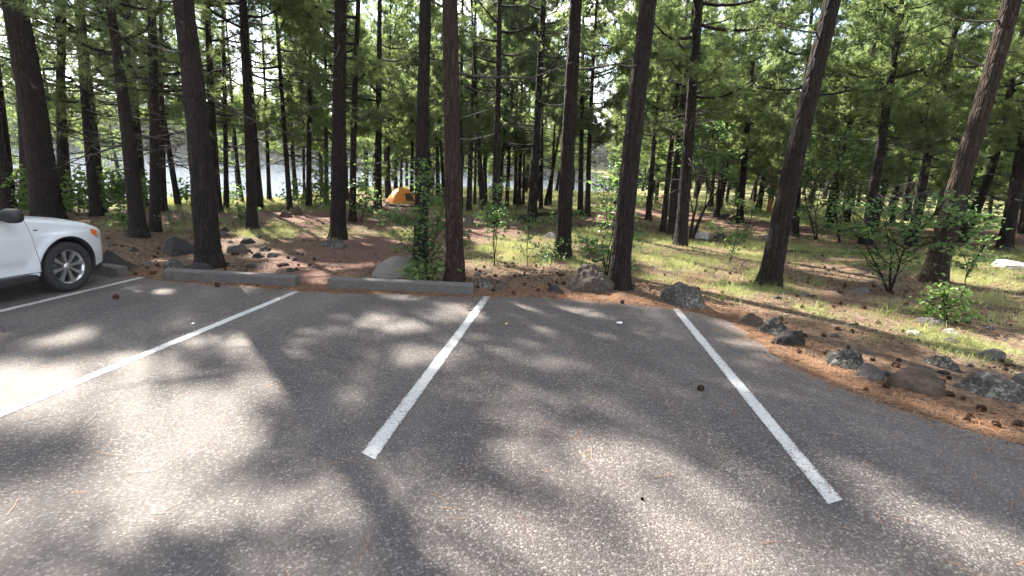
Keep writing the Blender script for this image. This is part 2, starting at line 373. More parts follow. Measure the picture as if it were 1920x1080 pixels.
# rock
def rockm(name, a, b, lich, lw=.5):
    q = N(name); v = q.coord('Object'); n = q.noise(v, 11, 9, .75); f = q.noise(v, 50, 4, .7); vv = q.vor(v, 9, 'DISTANCE_TO_EDGE'); l1 = q.noise(v, 24, 6, .8, .2); l2 = q.noise(v, 3, 3)
    c = q.ramp(q.math('ADD', q.math('MULTIPLY', n, .6), q.math('MULTIPLY', f, .4)), [(.3, a), (.7, b)])
    c = q.mix(q.ramp(q.math('ADD', q.math('MULTIPLY', l1, .7), q.math('MULTIPLY', l2, .3)), [(.62 - lw * .22, 0.0), (.70 - lw * .22, .85)]), c, lich)
    h = q.math('ADD', n, q.math('MULTIPLY', f, .35)); m = q.bsdf(c, .9, q.bump(h, 1.0, .05)); q.b.inputs['Specular IOR Level'].default_value = .25; return m
MAT['rock_grey'] = rockm('grey_rock', (.055, .05, .048), (.17, .155, .145), (.22, .22, .20), .2)
MAT['rock_pale'] = rockm('pale_grey_rock', (.13, .12, .11), (.28, .26, .24), (.3, .3, .27), .2)
MAT['rock_furrow'] = rockm('furrowed_rock', (.03, .024, .020), (.125, .100, .085), (.20, .19, .165), .25)
MAT['rock_dark'] = rockm('dark_basalt', (.018, .018, .018), (.055, .052, .052), (.12, .125, .12), .1)
MAT['rock_lichen'] = rockm('lichen_rock', (.032, .03, .028), (.10, .094, .086), (.27, .27, .235), .5)
MAT['rock_brown'] = rockm('brown_rock', (.04, .028, .022), (.15, .11, .088), (.25, .23, .20), .15)
MAT['rock_white'] = rockm('pale_rock', (.25, .24, .22), (.48, .46, .43), (.55, .55, .5), .4)
MAT['concrete'] = rockm('weathered_concrete', (.085, .079, .076), (.19, .178, .17), (.24, .225, .215), .15)
MAT['cone'] = bark('cone_scales', (.022, .013, .010), (.085, .042, .027), (.20, .11, .07))
# tent, car
q = N('tent_orange'); v = q.coord(); n = q.noise(v, 7, 3)
MAT['tent'] = q.bsdf(q.ramp(n, [(.3, (.78, .25, .02)), (.7, (.86, .34, .035))]), .6, q.bump(n, .4, .03))
MAT['tent_dark'] = plain('tent_mesh', (.05, .035, .03), .8)
MAT['tent_pale'] = plain('tent_floor', (.62, .35, .12), .7)
q = N('car_paint'); v = q.coord(); n = q.noise(v, 3, 4); dirt = q.ramp(q.noise(v, 40, 4, .7), [(.4, 0.0), (.9, .12)])
MAT['car'] = q.bsdf(q.mix(dirt, (.66, .69, .74), (.45, .42, .38)), .32); q.b.inputs['Coat Weight'].default_value = .8; q.b.inputs['Coat Roughness'].default_value = .05
MAT['black'] = plain('black_plastic', (.018, .018, .02), .55)
MAT['rubber'] = plain('tyre_rubber', (.022, .022, .023), .85)
MAT['alloy'] = plain('alloy', (.55, .56, .58), .28, Metallic=.85)
MAT['alloy_dark'] = plain('brake_metal', (.12, .12, .12), .5, Metallic=.6)
MAT['carglass'] = plain('car_glass', (.02, .03, .032), .05)
MAT['lamp_clear'] = plain('headlamp_lens', (.45, .48, .5), .08)
MAT['lamp_orange'] = plain('orange_lens', (.75, .16, .03), .2)
MAT['wood'] = plain('weathered_wood', (.35, .22, .15), .85)
MAT['litter'] = plain('paper', (.75, .75, .74), .7)
MAT['leaf_yellow'] = plain('yellow_leaf', (.65, .5, .08), .7)

# ------------------------------------------------------------------ the setting
def px_poly(pts): return np.array([hit(a, b)[:2] for a, b in pts])
PATHS = [px_poly(p) for p in [
    [(585, 536), (612, 534), (650, 515), (720, 500), (765, 480), (770, 455), (700, 441), (620, 452), (560, 470), (480, 500), (520, 522)],
    [(560, 452), (620, 450), (580, 425), (560, 412), (545, 412), (556, 430)],
    [(200, 418), (420, 412), (560, 416), (700, 428), (700, 402), (620, 396), (500, 396), (400, 402), (200, 405)],
    [(690, 415), (800, 415), (800, 385), (700, 384)],
    [(868, 448), (985, 442), (975, 427), (870, 428)],
    [(1080, 418), (1170, 418), (1170, 398), (1085, 402)],
    [(1180, 400), (1290, 410), (1420, 436), (1560, 444), (1560, 430), (1420, 416), (1330, 402), (1200, 390)],
    [(1700, 452), (1800, 452), (1925, 462), (1925, 433), (1800, 430), (1700, 438)],
    [(1900, 438), (2300, 470), (2300, 445), (1900, 428)]]]
GRASSY = [px_poly(p) for p in [
    [(330, 440), (700, 448), (700, 425), (560, 418), (420, 416), (200, 420), (190, 432)],
    [(150, 400), (700, 398), (700, 372), (430, 372), (300, 376), (200, 385)],
    [(870, 480), (1050, 505), (1200, 540), (1330, 545), (1420, 590), (1600, 640), (1930, 690), (1930, 470), (1700, 475), (1560, 470), (1430, 455), (1190, 440), (1080, 430), (870, 436)],
    [(800, 400), (1180, 398), (1180, 372), (1000, 366), (800, 366)],
    [(700, 470), (790, 470), (790, 430), (700, 440)],
    [(1320, 398), (1560, 425), (1930, 430), (1930, 415), (1560, 400), (1320, 380)]]]
BROWN = [px_poly(p) for p in [
    [(1450, 540), (1560, 575), (1760, 570), (1740, 520), (1640, 500), (1480, 480), (1460, 490)],
    [(1350, 600), (1450, 640), (1640, 735), (1930, 800), (1930, 690), (1700, 660), (1560, 640), (1420, 600)],
    [(880, 545), (1060, 548), (1060, 500), (960, 495), (880, 515)]]]
def zones(x, y):
    dl = segdist(x, y, LOT)
    wob = (fbm(x * 1.1, y * 1.1, s=31) - .5) * 1.0
    wob2 = (fbm(x * 3, y * 3, s=33) - .5)
    def soft(Ps, w):
        r = np.zeros(np.shape(x))
        for P in Ps:
            near = (x > P[:, 0].min() - 2) & (x < P[:, 0].max() + 2) & (y > P[:, 1].min() - 2) & (y < P[:, 1].max() + 2)
            if not near.any(): continue
            xs, ys = x[near], y[near]
            d = np.where(inpoly(xs, ys, P), -1, 1) * segdist(xs, ys, P)
            r[near] = np.maximum(r[near], 1 - sstep(-w, w, d + wob[near] * w * 1.4))
        return r
    path = soft(PATHS, .35)
    g = soft(GRASSY, 1.0); br = soft(BROWN, .6)
    D = np.hypot(x, y); az = np.degrees(np.arctan2(x, y))
    patch = sstep(.36, .62, fbm(x / 1.1, y / 1.1, s=21)) * sstep(.25, .5, fbm(x / .35, y / .35, s=22, o=2))
    grass = np.clip(g * (.22 + .95 * patch) + .35 * patch * sstep(16, 24, D), 0, 1)
    grass = np.maximum(grass, sstep(26, 40, D))
    grass *= (1 - br * .85) * (1 - path) * sstep(.6, 1.3, dl + wob2 * .8)
    org = (1 - sstep(.25, 1.0, dl + wob2 * .7)) * (1 - path * .5)
    org = np.maximum(org, .35 * sstep(.5, .7, fbm(x / .8, y / .8, s=41)))
    return path, grass, org

naz = 620; az = np.concatenate([np.linspace(-64, 66, naz), np.linspace(70, 292, 50)])
rr = np.concatenate([np.geomspace(1.2, 60, 330), np.geomspace(62, 1500, 70)])
A, RR = np.meshgrid(np.radians(az), rr)
gx = np.append((np.sin(A) * RR).ravel(), 0.); gy = np.append((np.cos(A) * RR).ravel(), 0.)
gz = height(gx, gy); pa, gr, og = zones(gx, gy)
n = len(az); m = len(rr)
i = np.arange(m - 1)[:, None] * n + np.arange(n)[None]; j = np.arange(m - 1)[:, None] * n + (np.arange(n)[None] + 1) % n
G = Geo(); G.add(np.stack([gx, gy, gz], 1), np.stack([i, i + n, j + n, j], -1).reshape(-1, 4)[:, ::-1], 0, np.stack([pa, gr, og, np.ones_like(pa)], 1))
k = np.arange(n); G.f.append(np.stack([k, (k + 1) % n, np.full(n, m * n)], -1)); G.m.append(np.zeros(n, int))
tag(G.build('ground', MAT['floor']), kind='structure')

# lake
G = Geo(); aa = np.radians(np.linspace(-75, 30, 90)); rw = np.geomspace(22, 420, 40)
AA, RW = np.meshgrid(aa, rw); nn = len(aa); i = np.arange(len(rw) - 1)[:, None] * nn + np.arange(nn - 1)[None]
G.add(np.stack([np.sin(AA) * RW, np.cos(AA) * RW, np.full(AA.shape, LAKE_Z)], -1).reshape(-1, 3), np.stack([i, i + 1, i + nn + 1, i + nn], -1).reshape(-1, 4)[:, ::-1])
tag(G.build('lake', MAT['water']), kind='structure')

# asphalt slab with a ragged outer edge
def ragged(P, step=.05, amp=.03, sd=3):
    out = []
    for a in range(len(P)):
        p, q_ = P[a], P[(a + 1) % len(P)]; L = np.linalg.norm(q_ - p)
        near = min(np.linalg.norm(p), np.linalg.norm(q_)) < 13
        k = max(1, int(L / step)) if near and L < 8 else max(1, int(L / 2))
        for t in range(k): out.append(p + (q_ - p) * t / k)
    out = np.array(out); d = np.roll(out, -1, 0) - np.roll(out, 1, 0); nrm = np.stack([d[:, 1], -d[:, 0]], 1); nrm /= np.linalg.norm(nrm, axis=1)[:, None] + 1e-9
    w_ = (fbm(out[:, 0] * 2.2, out[:, 1] * 2.2, s=sd) - .5) * 5 * amp + (fbm(out[:, 0] * 9, out[:, 1] * 9, s=sd + 1) - .5) * 1.8 * amp
    return out + nrm * w_[:, None]
LE = ragged(LOT)
bm_ = __import__('bmesh').new()
vs = [bm_.verts.new((p[0], p[1], float(plane_z(*p)))) for p in LE]; f = bm_.faces.new(vs)
if f.normal.z < 0 or f.calc_area() and (f.normal_update() or f.normal.z < 0): f.normal_flip()
ex = __import__('bmesh').ops.extrude_face_region(bm_, geom=[f])
for v_ in [e for e in ex['geom'] if isinstance(e, __import__('bmesh').types.BMVert)]: v_.co.z -= .06
__import__('bmesh').ops.recalc_face_normals(bm_, faces=bm_.faces); __import__('bmesh').ops.triangulate(bm_, faces=bm_.faces)
me = bpy.data.meshes.new('parking_lot'); bm_.to_mesh(me); me.materials.append(MAT['asphalt']); o = bpy.data.objects.new('parking_lot', me); COL.objects.link(o)
tag(o, kind='structure')

# painted stall lines: each a sheet 4 mm above the asphalt
def stripe(p0, p1, wd, lab, endcut=0):
    a, b = lot_pt(*p0)[:2], lot_pt(*p1)[:2]; d = (b - a); L = np.linalg.norm(d); d /= L; nn_ = np.array([-d[1], d[0]])
    k = int(L / .04) + 2; t = np.linspace(0, L, k); cw = np.linspace(-.5, .5, 9)
    T, W_ = np.meshgrid(t, cw, indexing='ij')
    e = 1 + .10 * (fbm(t * 9, t * 0, s=int(p0[0])) - .5)[:, None] * np.abs(cw)[None] * 2
    off = W_ * wd * e
    off = off + (vnoise(T * 55, W_ * 3, s=8) - .5) * .010 * (np.abs(W_) > .45)
    Tt = T + endcut * W_ * (T > L * .5)
    P = a[None, None] + Tt[..., None] * d + off[..., None] * nn_
    Z = plane_z(P[..., 0], P[..., 1]) + .004
    wear = np.abs(cw)[None] ** 4 * 6 * np.ones_like(T) + sstep(L - .25, L, T) * 0 + (1 - sstep(0, 1.2, T)) * .25
    G = Geo(); i = np.arange(k - 1)[:, None] * 9 + np.arange(8)[None]
    G.add(np.concatenate([P, Z[..., None]], -1).reshape(-1, 3), np.stack([i, i + 9, i + 10, i + 1], -1).reshape(-1, 4)[:, ::-1], 0, np.stack([wear.ravel()] * 3 + [np.ones(wear.size)], 1))
    return tag(G.build('stall_line', MAT['paint']), kind='structure')
stripe((268, 520), (-160, 622), .10, '')
stripe((556, 547), (-330, 913), .105, '')
stripe((913, 556), (690, 856), .108, '', .06)
stripe((1267, 579), (1566, 942), .108, '', -.06)

# wheel stops
def wheel_stop(p0, p1, lab):
    """p0, p1 = lower front corners in the photo"""
    a, b = lot_pt(*p0), lot_pt(*p1); d = b - a; L = np.linalg.norm(d); ang = math.atan2(d[1], d[0]); u = d / L; nn_ = np.array([-u[1], u[0], 0])
    c = (a + b) / 2 + nn_ * .09; G = Geo(); hgt = .152; wd = .18
    prof = [(-wd / 2, 0), (-wd / 2 + .006, hgt - .022), (-wd / 2 + .022, hgt), (wd / 2 - .022, hgt), (wd / 2 - .006, hgt - .022), (wd / 2, 0)]
    ks = np.concatenate([[0, .012], np.linspace(.05, L - .05, 40), [L - .012, L]]); V = []
    for t in ks:
        e = .012 if t in (0, L) else 0
        for (py_, pz_) in prof:
            jx = (vnoise(t * 9, py_ * 40 + 3, pz_ * 40, s=int(p0[0]) + 5) - .5) * .006
            V.append(c + u * (t - L / 2) + nn_ * (py_ * (1 - e * 4) + jx) + np.array([0, 0, pz_ - e * (pz_ > .05) + jx]))
    V = np.array(V); n6 = 6; kk = len(ks)
    i = np.arange(kk - 1)[:, None] * n6 + np.arange(5)[None]
    G.add(V, np.stack([i, i + 1, i + n6 + 1, i + n6], -1).reshape(-1, 4)); G.add(V[:6], [[0, 1, 2, 3, 4, 5][::-1]]); G.add(V[-6:], [[0, 1, 2, 3, 4, 5]])
    o = empty('wheel_stop', a * .5 + b * .5, lab, 'wheel stop', 'grey wheel stops along the lot edge')
    G.build('beam', MAT['concrete'], o, (a + b) / 2, smooth=False)
    for t in (-.36, .36):
        g2 = Geo(); p = c + u * t * L; g2.tube([p + [0, 0, hgt - .01], p + [0, 0, hgt + .004]], [.013, .012], 10); g2.build('pin', MAT['black'], o, (a + b) / 2)
wheel_stop((20, 497), (222, 520), 'grey wheel stop partly hidden behind the white car\'s front wheel')
wheel_stop((304, 524), (553, 538), 'long grey wheel stop before the scarred pine, in the middle of the row')
wheel_stop((615, 541), (887, 553), 'grey wheel stop in front of the pointed boulder and the reddish pine')

# ------------------------------------------------------------------ where the photo shows sun on the ground
def LP(*p): return np.array([lot_pt(a, b)[:2] for a, b in p])
def z1(*p): return LP(*[(a / 1.8, 480 + b / 1.8) for a, b in p])
def z2(*p): return LP(*[(900 + a / 1.882, 520 + b / 1.882) for a, b in p])
LITP = [
 z1((-300,400),(0,370),(180,380),(330,340),(480,350),(600,370),(560,420),(440,450),(640,440),(700,470),(870,405),(930,410),(860,480),(700,510),(690,580),(750,620),(760,690),(640,720),(520,740),(430,680),(380,600),(250,560),(120,560),(-300,560)),
 z1((100,280),(230,235),(320,225),(330,240),(250,275),(150,300)), z1((430,105),(540,110),(545,130),(470,130)), z1((620,280),(700,280),(700,305),(640,305)), z1((720,310),(830,310),(830,345),(740,340)),
 z1((0,810),(100,790),(180,800),(190,850),(100,890),(60,920),(0,900)), z1((300,770),(420,780),(560,760),(700,790),(900,770),(940,800),(900,860),(700,870),(560,900),(420,950),(300,960),(380,860)),
 z1((1260,135),(1380,135),(1440,150),(1330,150)), z1((1220,200),(1420,215),(1420,255),(1330,260),(1230,235)), z1((1470,165),(1590,170),(1580,215),(1500,200)), z1((1320,320),(1420,310),(1420,350),(1330,360)),
 z1((1150,680),(1280,690),(1360,760),(1330,840),(1230,800),(1140,730)), z1((1040,820),(1150,810),(1180,860),(1060,860)),
 z1((1320,900),(1500,860),(1700,900),(1800,960),(1900,1100),(1500,1300),(1400,1000)),
 z2((0,590),(150,610),(260,690),(440,760),(480,800),(300,780),(100,700),(0,660)), z2((270,590),(400,590),(500,680),(380,650)), z2((460,830),(620,850),(760,920),(960,980),(1100,1100),(600,1300),(430,1054),(480,950)), z2((-20,880),(120,920),(200,1010),(300,1300),(-200,1300)),
 z2((1230,670),(1400,710),(1560,790),(1760,880),(1950,980),(1950,1030),(1700,930),(1500,850),(1330,770)), z2((700,720),(860,790),(1060,860),(960,860),(800,810)), z2((100,90),(300,105),(430,140),(330,140),(150,110)), z2((790,215),(920,215),(930,235),(810,235))]
LITP += [px_poly(p) for p in [
 [(1200,455),(1430,465),(1440,520),(1350,535),(1200,500)], [(1190,515),(1400,545),(1560,580),(1500,600),(1300,560),(1190,545)], [(1470,490),(1560,495),(1650,520),(1600,530),(1480,505)], [(1560,590),(1760,612),(1930,640),(1930,670),(1760,640),(1600,620)],
 [(1760,495),(1930,505),(1930,550),(1785,535)], [(880,440),(1040,445),(1040,482),(900,470)], [(585,505),(640,505),(612,536),(590,536)], [(520,398),(640,412),(620,442),(500,425)],
 [(480,496),(560,492),(700,496),(560,503)], [(870,430),(985,430),(985,445),(880,446)], [(1090,402),(1165,402),(1165,416),(1090,414)], [(1300,420),(1420,415),(1420,440),(1310,440)], [(1060,430),(1180,432),(1180,450),(1060,448)],
 [(1700,470),(1860,470),(1930,500),(1760,490)], [(440,560),(520,470),(560,470)], [(700,425),(790,430),(790,450),(700,445)], [(1060,552),(1240,560),(1230,572),(1060,560)],
 [(930,470),(1000,480),(990,500),(930,495)], [(1330,590),(1500,660),(1640,730),(1600,735),(1400,640)]]]
GX0, GX1, GY0, GY1, GS = -26.0, 30.0, -10.0, 34.0, .08
_gx, _gy = np.meshgrid(np.arange(GX0, GX1, GS), np.arange(GY0, GY1, GS), indexing='ij')
LITM = np.zeros(_gx.shape, bool)
wx = (fbm(_gx * 1.3, _gy * 1.3, s=51) - .5) * .35; wy = (fbm(_gx * 1.3, _gy * 1.3, s=57) - .5) * .35
for P in LITP:
    x0, y0 = ((P.min(0) - .5 - [GX0, GY0]) / GS).astype(int); x1, y1 = ((P.max(0) + .5 - [GX0, GY0]) / GS).astype(int)
    x0, y0 = max(x0, 0), max(y0, 0); x1, y1 = min(x1, LITM.shape[0]), min(y1, LITM.shape[1])
    if x1 <= x0 or y1 <= y0: continue
    sl = (slice(x0, x1), slice(y0, y1)); LITM[sl] |= inpoly(_gx[sl] + wx[sl], _gy[sl] + wy[sl], P)
LOTM = inpoly(_gx, _gy, LOT)
_b = LITM.copy()
for dx_ in (-1, 0, 1):
    for dy_ in (-1, 0, 1): LITM |= np.roll(_b, (dx_, dy_), (0, 1))
# outside the traced patches the wood is dappled
DAP = (fbm(_gx / 1.6, _gy / 1.1, s=61) > .63) & ~LOTM & (np.hypot(_gx, _gy) < 18.5)
LITM |= DAP
LITM |= (fbm(_gx / 1.5, _gy / 1.5, s=63) > .56) & LOTM & (_gy < 1.2)
def sun_foot(P):
    """where the shadow of each point lands"""
    t = np.clip((P[:, 2] + .5) / SUNV[2], 0, None)
    for _ in range(3):
        x, y = P[:, 0] - SUNV[0] * t, P[:, 1] - SUNV[1] * t
        t = np.clip((P[:, 2] - ZAPP(x, y)) / SUNV[2], 0, None)
    return P[:, 0] - SUNV[0] * t, P[:, 1] - SUNV[1] * t
def ZAPP(x, y):
    D = np.hypot(x, y); k = (14 + (np.maximum(D, 14) - 14) * .45) / np.maximum(D, 14); return plane_z(x * k, y * k)
def wants_sun(P):
    x, y = sun_foot(P); i = ((x - GX0) / GS).astype(int); j = ((y - GY0) / GS).astype(int)
    ok = (i >= 0) & (j >= 0) & (i < LITM.shape[0]) & (j < LITM.shape[1])
    r = np.zeros(len(P), bool); r[ok] = LITM[i[ok], j[ok]]; return r

# ------------------------------------------------------------------ trees
def needle_tufts(G, Cn, Ax, K, L, wd, r, mat=0):
    """K thin blades round every tuft centre"""
    n = len(Cn)
    if n == 0: return
    d = r.normal(size=(n, K, 3)); d /= np.linalg.norm(d, axis=2)[..., None]
    d = d + Ax[:, None] * .75; d[..., 2] += .12; d /= np.linalg.norm(d, axis=2)[..., None]
    ln = L * r.uniform(.65, 1.15, (n, K, 1)); c = Cn[:, None] + d * .01
    s = np.cross(d, r.normal(size=(n, K, 3))); s /= np.linalg.norm(s, axis=2)[..., None] + 1e-9
    s *= wd * .5
    V = np.stack([c - s, c + s, c + d * ln], 2).reshape(-1, 3)
    t = np.repeat(np.clip(r.normal(.5, .28, n), 0, 1), K * 3)
    G.add(V, np.arange(len(V)).reshape(-1, 3), mat, np.stack([t, t, t, np.ones_like(t)], 1))
def crown(path, H, h0, Rm, r, dens=1.0, K=12, L=.2, wd=.02, prune=True, gap=.24, hvis=None):
    """path(h)->point of the trunk axis at height h; returns needle Geo, limb Geo"""
    GN, GB = Geo(), Geo(); h = h0; Cs, As = [], []
    az0 = r.uniform(0, 6.28)
    while h < H - .15:
        u = (h - h0) / (H - h0); prof = (min(1, .45 + u * 2.6)) * (1 - u) ** .75 + .12
        Lb = Rm * prof * r.uniform(.6, 1.15); a = az0; az0 += 2.4 + r.normal(0, .4)
        p0 = path(h); el = r.uniform(-.15, .35) + u * .7; dirh = np.array([math.cos(a), math.sin(a), 0])
        k = 7; t = np.linspace(0, 1, k)
        side = np.array([-dirh[1], dirh[0], 0]) * r.normal(0, .12) * Lb
        pts = p0 + dirh * (Lb * t)[:, None] * math.cos(el) + side * (t ** 2)[:, None] + np.array([0, 0, 1]) * (Lb * (math.sin(el) * t - .10 * np.sin(t * 3.1) + .16 * t ** 2.5))[:, None]
        pts += r.normal(0, .02, (k, 3)) * Lb * t[:, None]
        cut_ = prune and wants_sun(pts[2:6]).sum() >= 2
        if cut_ and r.uniform() < .75:
            h += gap * .5; continue
        GB.tube(pts, np.linspace(.012 + .016 * Lb / 1.0, .005, k), 4, cap=False)
        ns = int(Lb * 7 * dens) + 3
        tt = r.uniform(.28 if Lb > 1.2 else .1, 1.0, ns) ** .8; idx = tt * (k - 1); i0 = np.minimum(idx.astype(int), k - 2); q0 = pts[i0] + (pts[i0 + 1] - pts[i0]) * (idx - i0)[:, None]
        sg = r.choice([-1, 1], ns); sd = np.stack([-dirh[1] * sg, dirh[0] * sg, np.zeros(ns)], 1) * r.uniform(.5, 1.1, (ns, 1)) + dirh * r.uniform(.2, .9, (ns, 1)); sd[:, 2] += r.normal(.12, .28, ns)
        sd /= np.linalg.norm(sd, axis=1)[:, None]; tl = Lb * .36 * (1.15 - tt) + r.uniform(.12, .4, ns)
        q1 = q0 + sd * tl[:, None]
        if dens > .5:
            for b in range(0, ns, 2 if dens < 1 else 1):
                GB.tube([q0[b], (q0[b] + q1[b]) / 2 + [0, 0, .02], q1[b]], [.007, .006, .004], 3, cap=False)
        nt_ = max(2, int(3 * dens))
        for f_ in np.linspace(.35, 1.0, nt_ + 1):
            Cs.append(q0 + (q1 - q0) * f_ + r.normal(0, .06, (ns, 3))); As.append(sd)
        Cs.append(pts[-1:] + 0.0); As.append((pts[-1] - pts[-2])[None] / (np.linalg.norm(pts[-1] - pts[-2]) + 1e-9))
        h += gap * r.uniform(.5, 1.5) * (1 + .2 * u)
    Cs.append(path(H)[None]); As.append(np.array([[0, 0, 1.0]]))
    Cn, Ax = np.concatenate(Cs), np.concatenate(As)
    if prune:  # crown shaped for light: tufts shading wanted sun patches are left out
        k = ~wants_sun(Cn) | (r.uniform(size=len(Cn)) < .04); Cn, Ax = Cn[k], Ax[k]
    needle_tufts(GN, Cn, Ax, K, L, wd, r)
    return GN, GB
def trunk_geo(path, H, r0, r, near=1, top=.14):
    G = Geo(); n = {3: 56, 2: 28, 1: 12}[near]; dz = {3: .035, 2: .10, 1: .5}[near]
    zs = [-.25]; 
    while zs[-1] < H: zs.append(zs[-1] + (dz if zs[-1] < 6.5 else max(dz, .4)))
    zs = np.array(zs); a = np.arange(n) * 2 * math.pi / n
    rad = r0 * (1 - (1 - top) * (np.clip(zs, 0, H) / H) ** .9) * (1 + .22 * np.exp(-np.clip(zs, 0, None) / .18) * 1.35 + .08 * np.exp(-np.clip(zs, 0, None) / .8))
    cen = np.array([path(max(z, 0)) + [0, 0, min(z, 0)] for z in zs])
    sd = int(r.integers(1, 9999))
    X = np.cos(a)[None] * np.ones((len(zs), 1)); Y = np.sin(a)[None] * np.ones((len(zs), 1)); Z = zs[:, None] * np.ones((1, n))
    lob = (fbm(X * 1.3 + 5, Y * 1.3, Z * .5, s=sd, o=2) - .5) * .16 + np.exp(-np.clip(Z, 0, None) / .22) * (vnoise(X * 2.2, Y * 2.2, Z * .2, s=sd + 5) - .4) * .30
    ridge = 0
    if near >= 2:
        fr = 4.5 * (r0 / .2)
        w1 = vnoise(X * fr, Y * fr, Z * 5.5, s=sd + 9); w2 = vnoise(X * fr * 2.1 + 7, Y * fr * 2.1, Z * 11, s=sd + 10)
        ridge = (np.abs(w1 - .5) * .30 + (w2 - .5) * .09) * (.62 if near == 3 else .45)
        ridge = ridge * min(1, .2 / r0 + .3)
    Rr = rad[:, None] * (1 + lob + ridge)
    V = cen[:, None] + np.stack([np.cos(a)[None] * Rr, np.sin(a)[None] * Rr, np.zeros_like(Rr)], -1)
    m = len(zs); i = np.arange(m - 1)[:, None] * n + np.arange(n)[None]; j = np.arange(m - 1)[:, None] * n + (np.arange(n)[None] + 1) % n
    G.add(V.reshape(-1, 3), np.stack([i, j, j + n, i + n], -1).reshape(-1, 4)); G.add(V[-1], [list(range(n))])
    return G
def dead_limbs(path, r0, H, za, zb, num, r, Lm=1.6):
    G = Geo()
    for _ in range(num):
        z = r.uniform(za, zb); a = r.uniform(0, 6.28); L = Lm * r.uniform(.3, 1.1); d = np.array([math.cos(a), math.sin(a), 0]); p0 = path(z) + d * r0 * .6
        t = np.linspace(0, 1, 7)[:, None]; dr = r.uniform(-.5, .12)
        pts = p0 + d * L * t + np.array([0, 0, 1]) * L * (dr * t + r.uniform(.0, .45) * t ** 2) + np.array([-d[1], d[0], 0]) * L * r.normal(0, .16) * t ** 2 + r.normal(0, .018, (7, 3)) * L * t
        G.tube(pts, np.linspace(.010 + .010 * L, .004, 7), 4, cap=False)
        for s_ in range(int(L * 3)):
            q = r.integers(2, 6); e = d * r.uniform(.2, .8) + r.normal(0, .6, 3); e /= np.linalg.norm(e); l2 = L * r.uniform(.12, .35)
            G.tube([pts[q], pts[q] + e * l2 * .5 + [0, 0, .01], pts[q] + e * l2], [.006, .005, .003], 3, cap=False)
    return G
def make_path(P0, pts, H):
    """pts = further axis points above P0 (local coordinates relative to P0 incl. zero)"""
    P = np.array(pts); top = P[-1]; d = (P[-1] - P[-2]); d /= d[2]
    ext = []; z = top[2]; cur = top.copy(); k = 0
    while z < H + .5:
        st = 1.5; lean = d * np.array([.90 ** k, .90 ** k, 1]); cur = cur + lean * st; z += st; ext.append(cur.copy()); k += 1
    A = np.vstack([P] + [np.array(ext).reshape(-1, 3)]) if ext else P
    Q = catmull(A, 60)
    def path(h): return np.array([np.interp(h, Q[:, 2], Q[:, 0]), np.interp(h, Q[:, 2], Q[:, 1]), h])
    return path
NTREE = [0]; CROWNS = []
def P_LEFT(b): return b[0] < 800
def pine(label, base, tops, wpx, H=15, h0=5.0, Rm=1.7, near=2, mat='bark', dens=1.0, limbs=10, lz=(1.5, None), K=None, group=None, category='pine tree', prune=True, wd=None, kw=1.0, leafmat='needles'):
    NTREE[0] += 1; r = np.random.default_rng(1000 + NTREE[0])
    if base[0] < 310: dens *= .65
    if near < 3: h0 = h0 * .74 - (.1 if P_LEFT(base) else .1); Rm *= 1.22
    P0 = hit(*base); dcam = depth(P0); mp_ = m_per_px(P0)
    up = [np.zeros(3)]
    for tp in tops:
        q_ = wall_pt(P0, *tp) - P0; up.append(q_)
    path = make_path(P0, up, H)
    r0 = wpx * mp_ / 2 / 1.04 * .97
    lab = label
    o = empty('pine_tree', P0, lab, category, group)
    trunk_geo(path, H, r0, r, near).build('trunk', MAT[mat], o)
    if limbs:
        dead_limbs(path, r0, H, lz[0], lz[1] or h0 + .8, limbs, r).build('dead_branches', MAT['twig'], o)
    if K is None: K = 12
    if wd is None: wd = max(.014, dcam / FPX * 1.875 * .55 * 1.0)
    CROWNS.append(dict(o=o, P0=P0, path=path, H=H, h0=h0, Rm=Rm, r=r, dens=dens, K=K, wd=wd * kw, prune=prune, mat=leafmat, fill=[]))
    return o

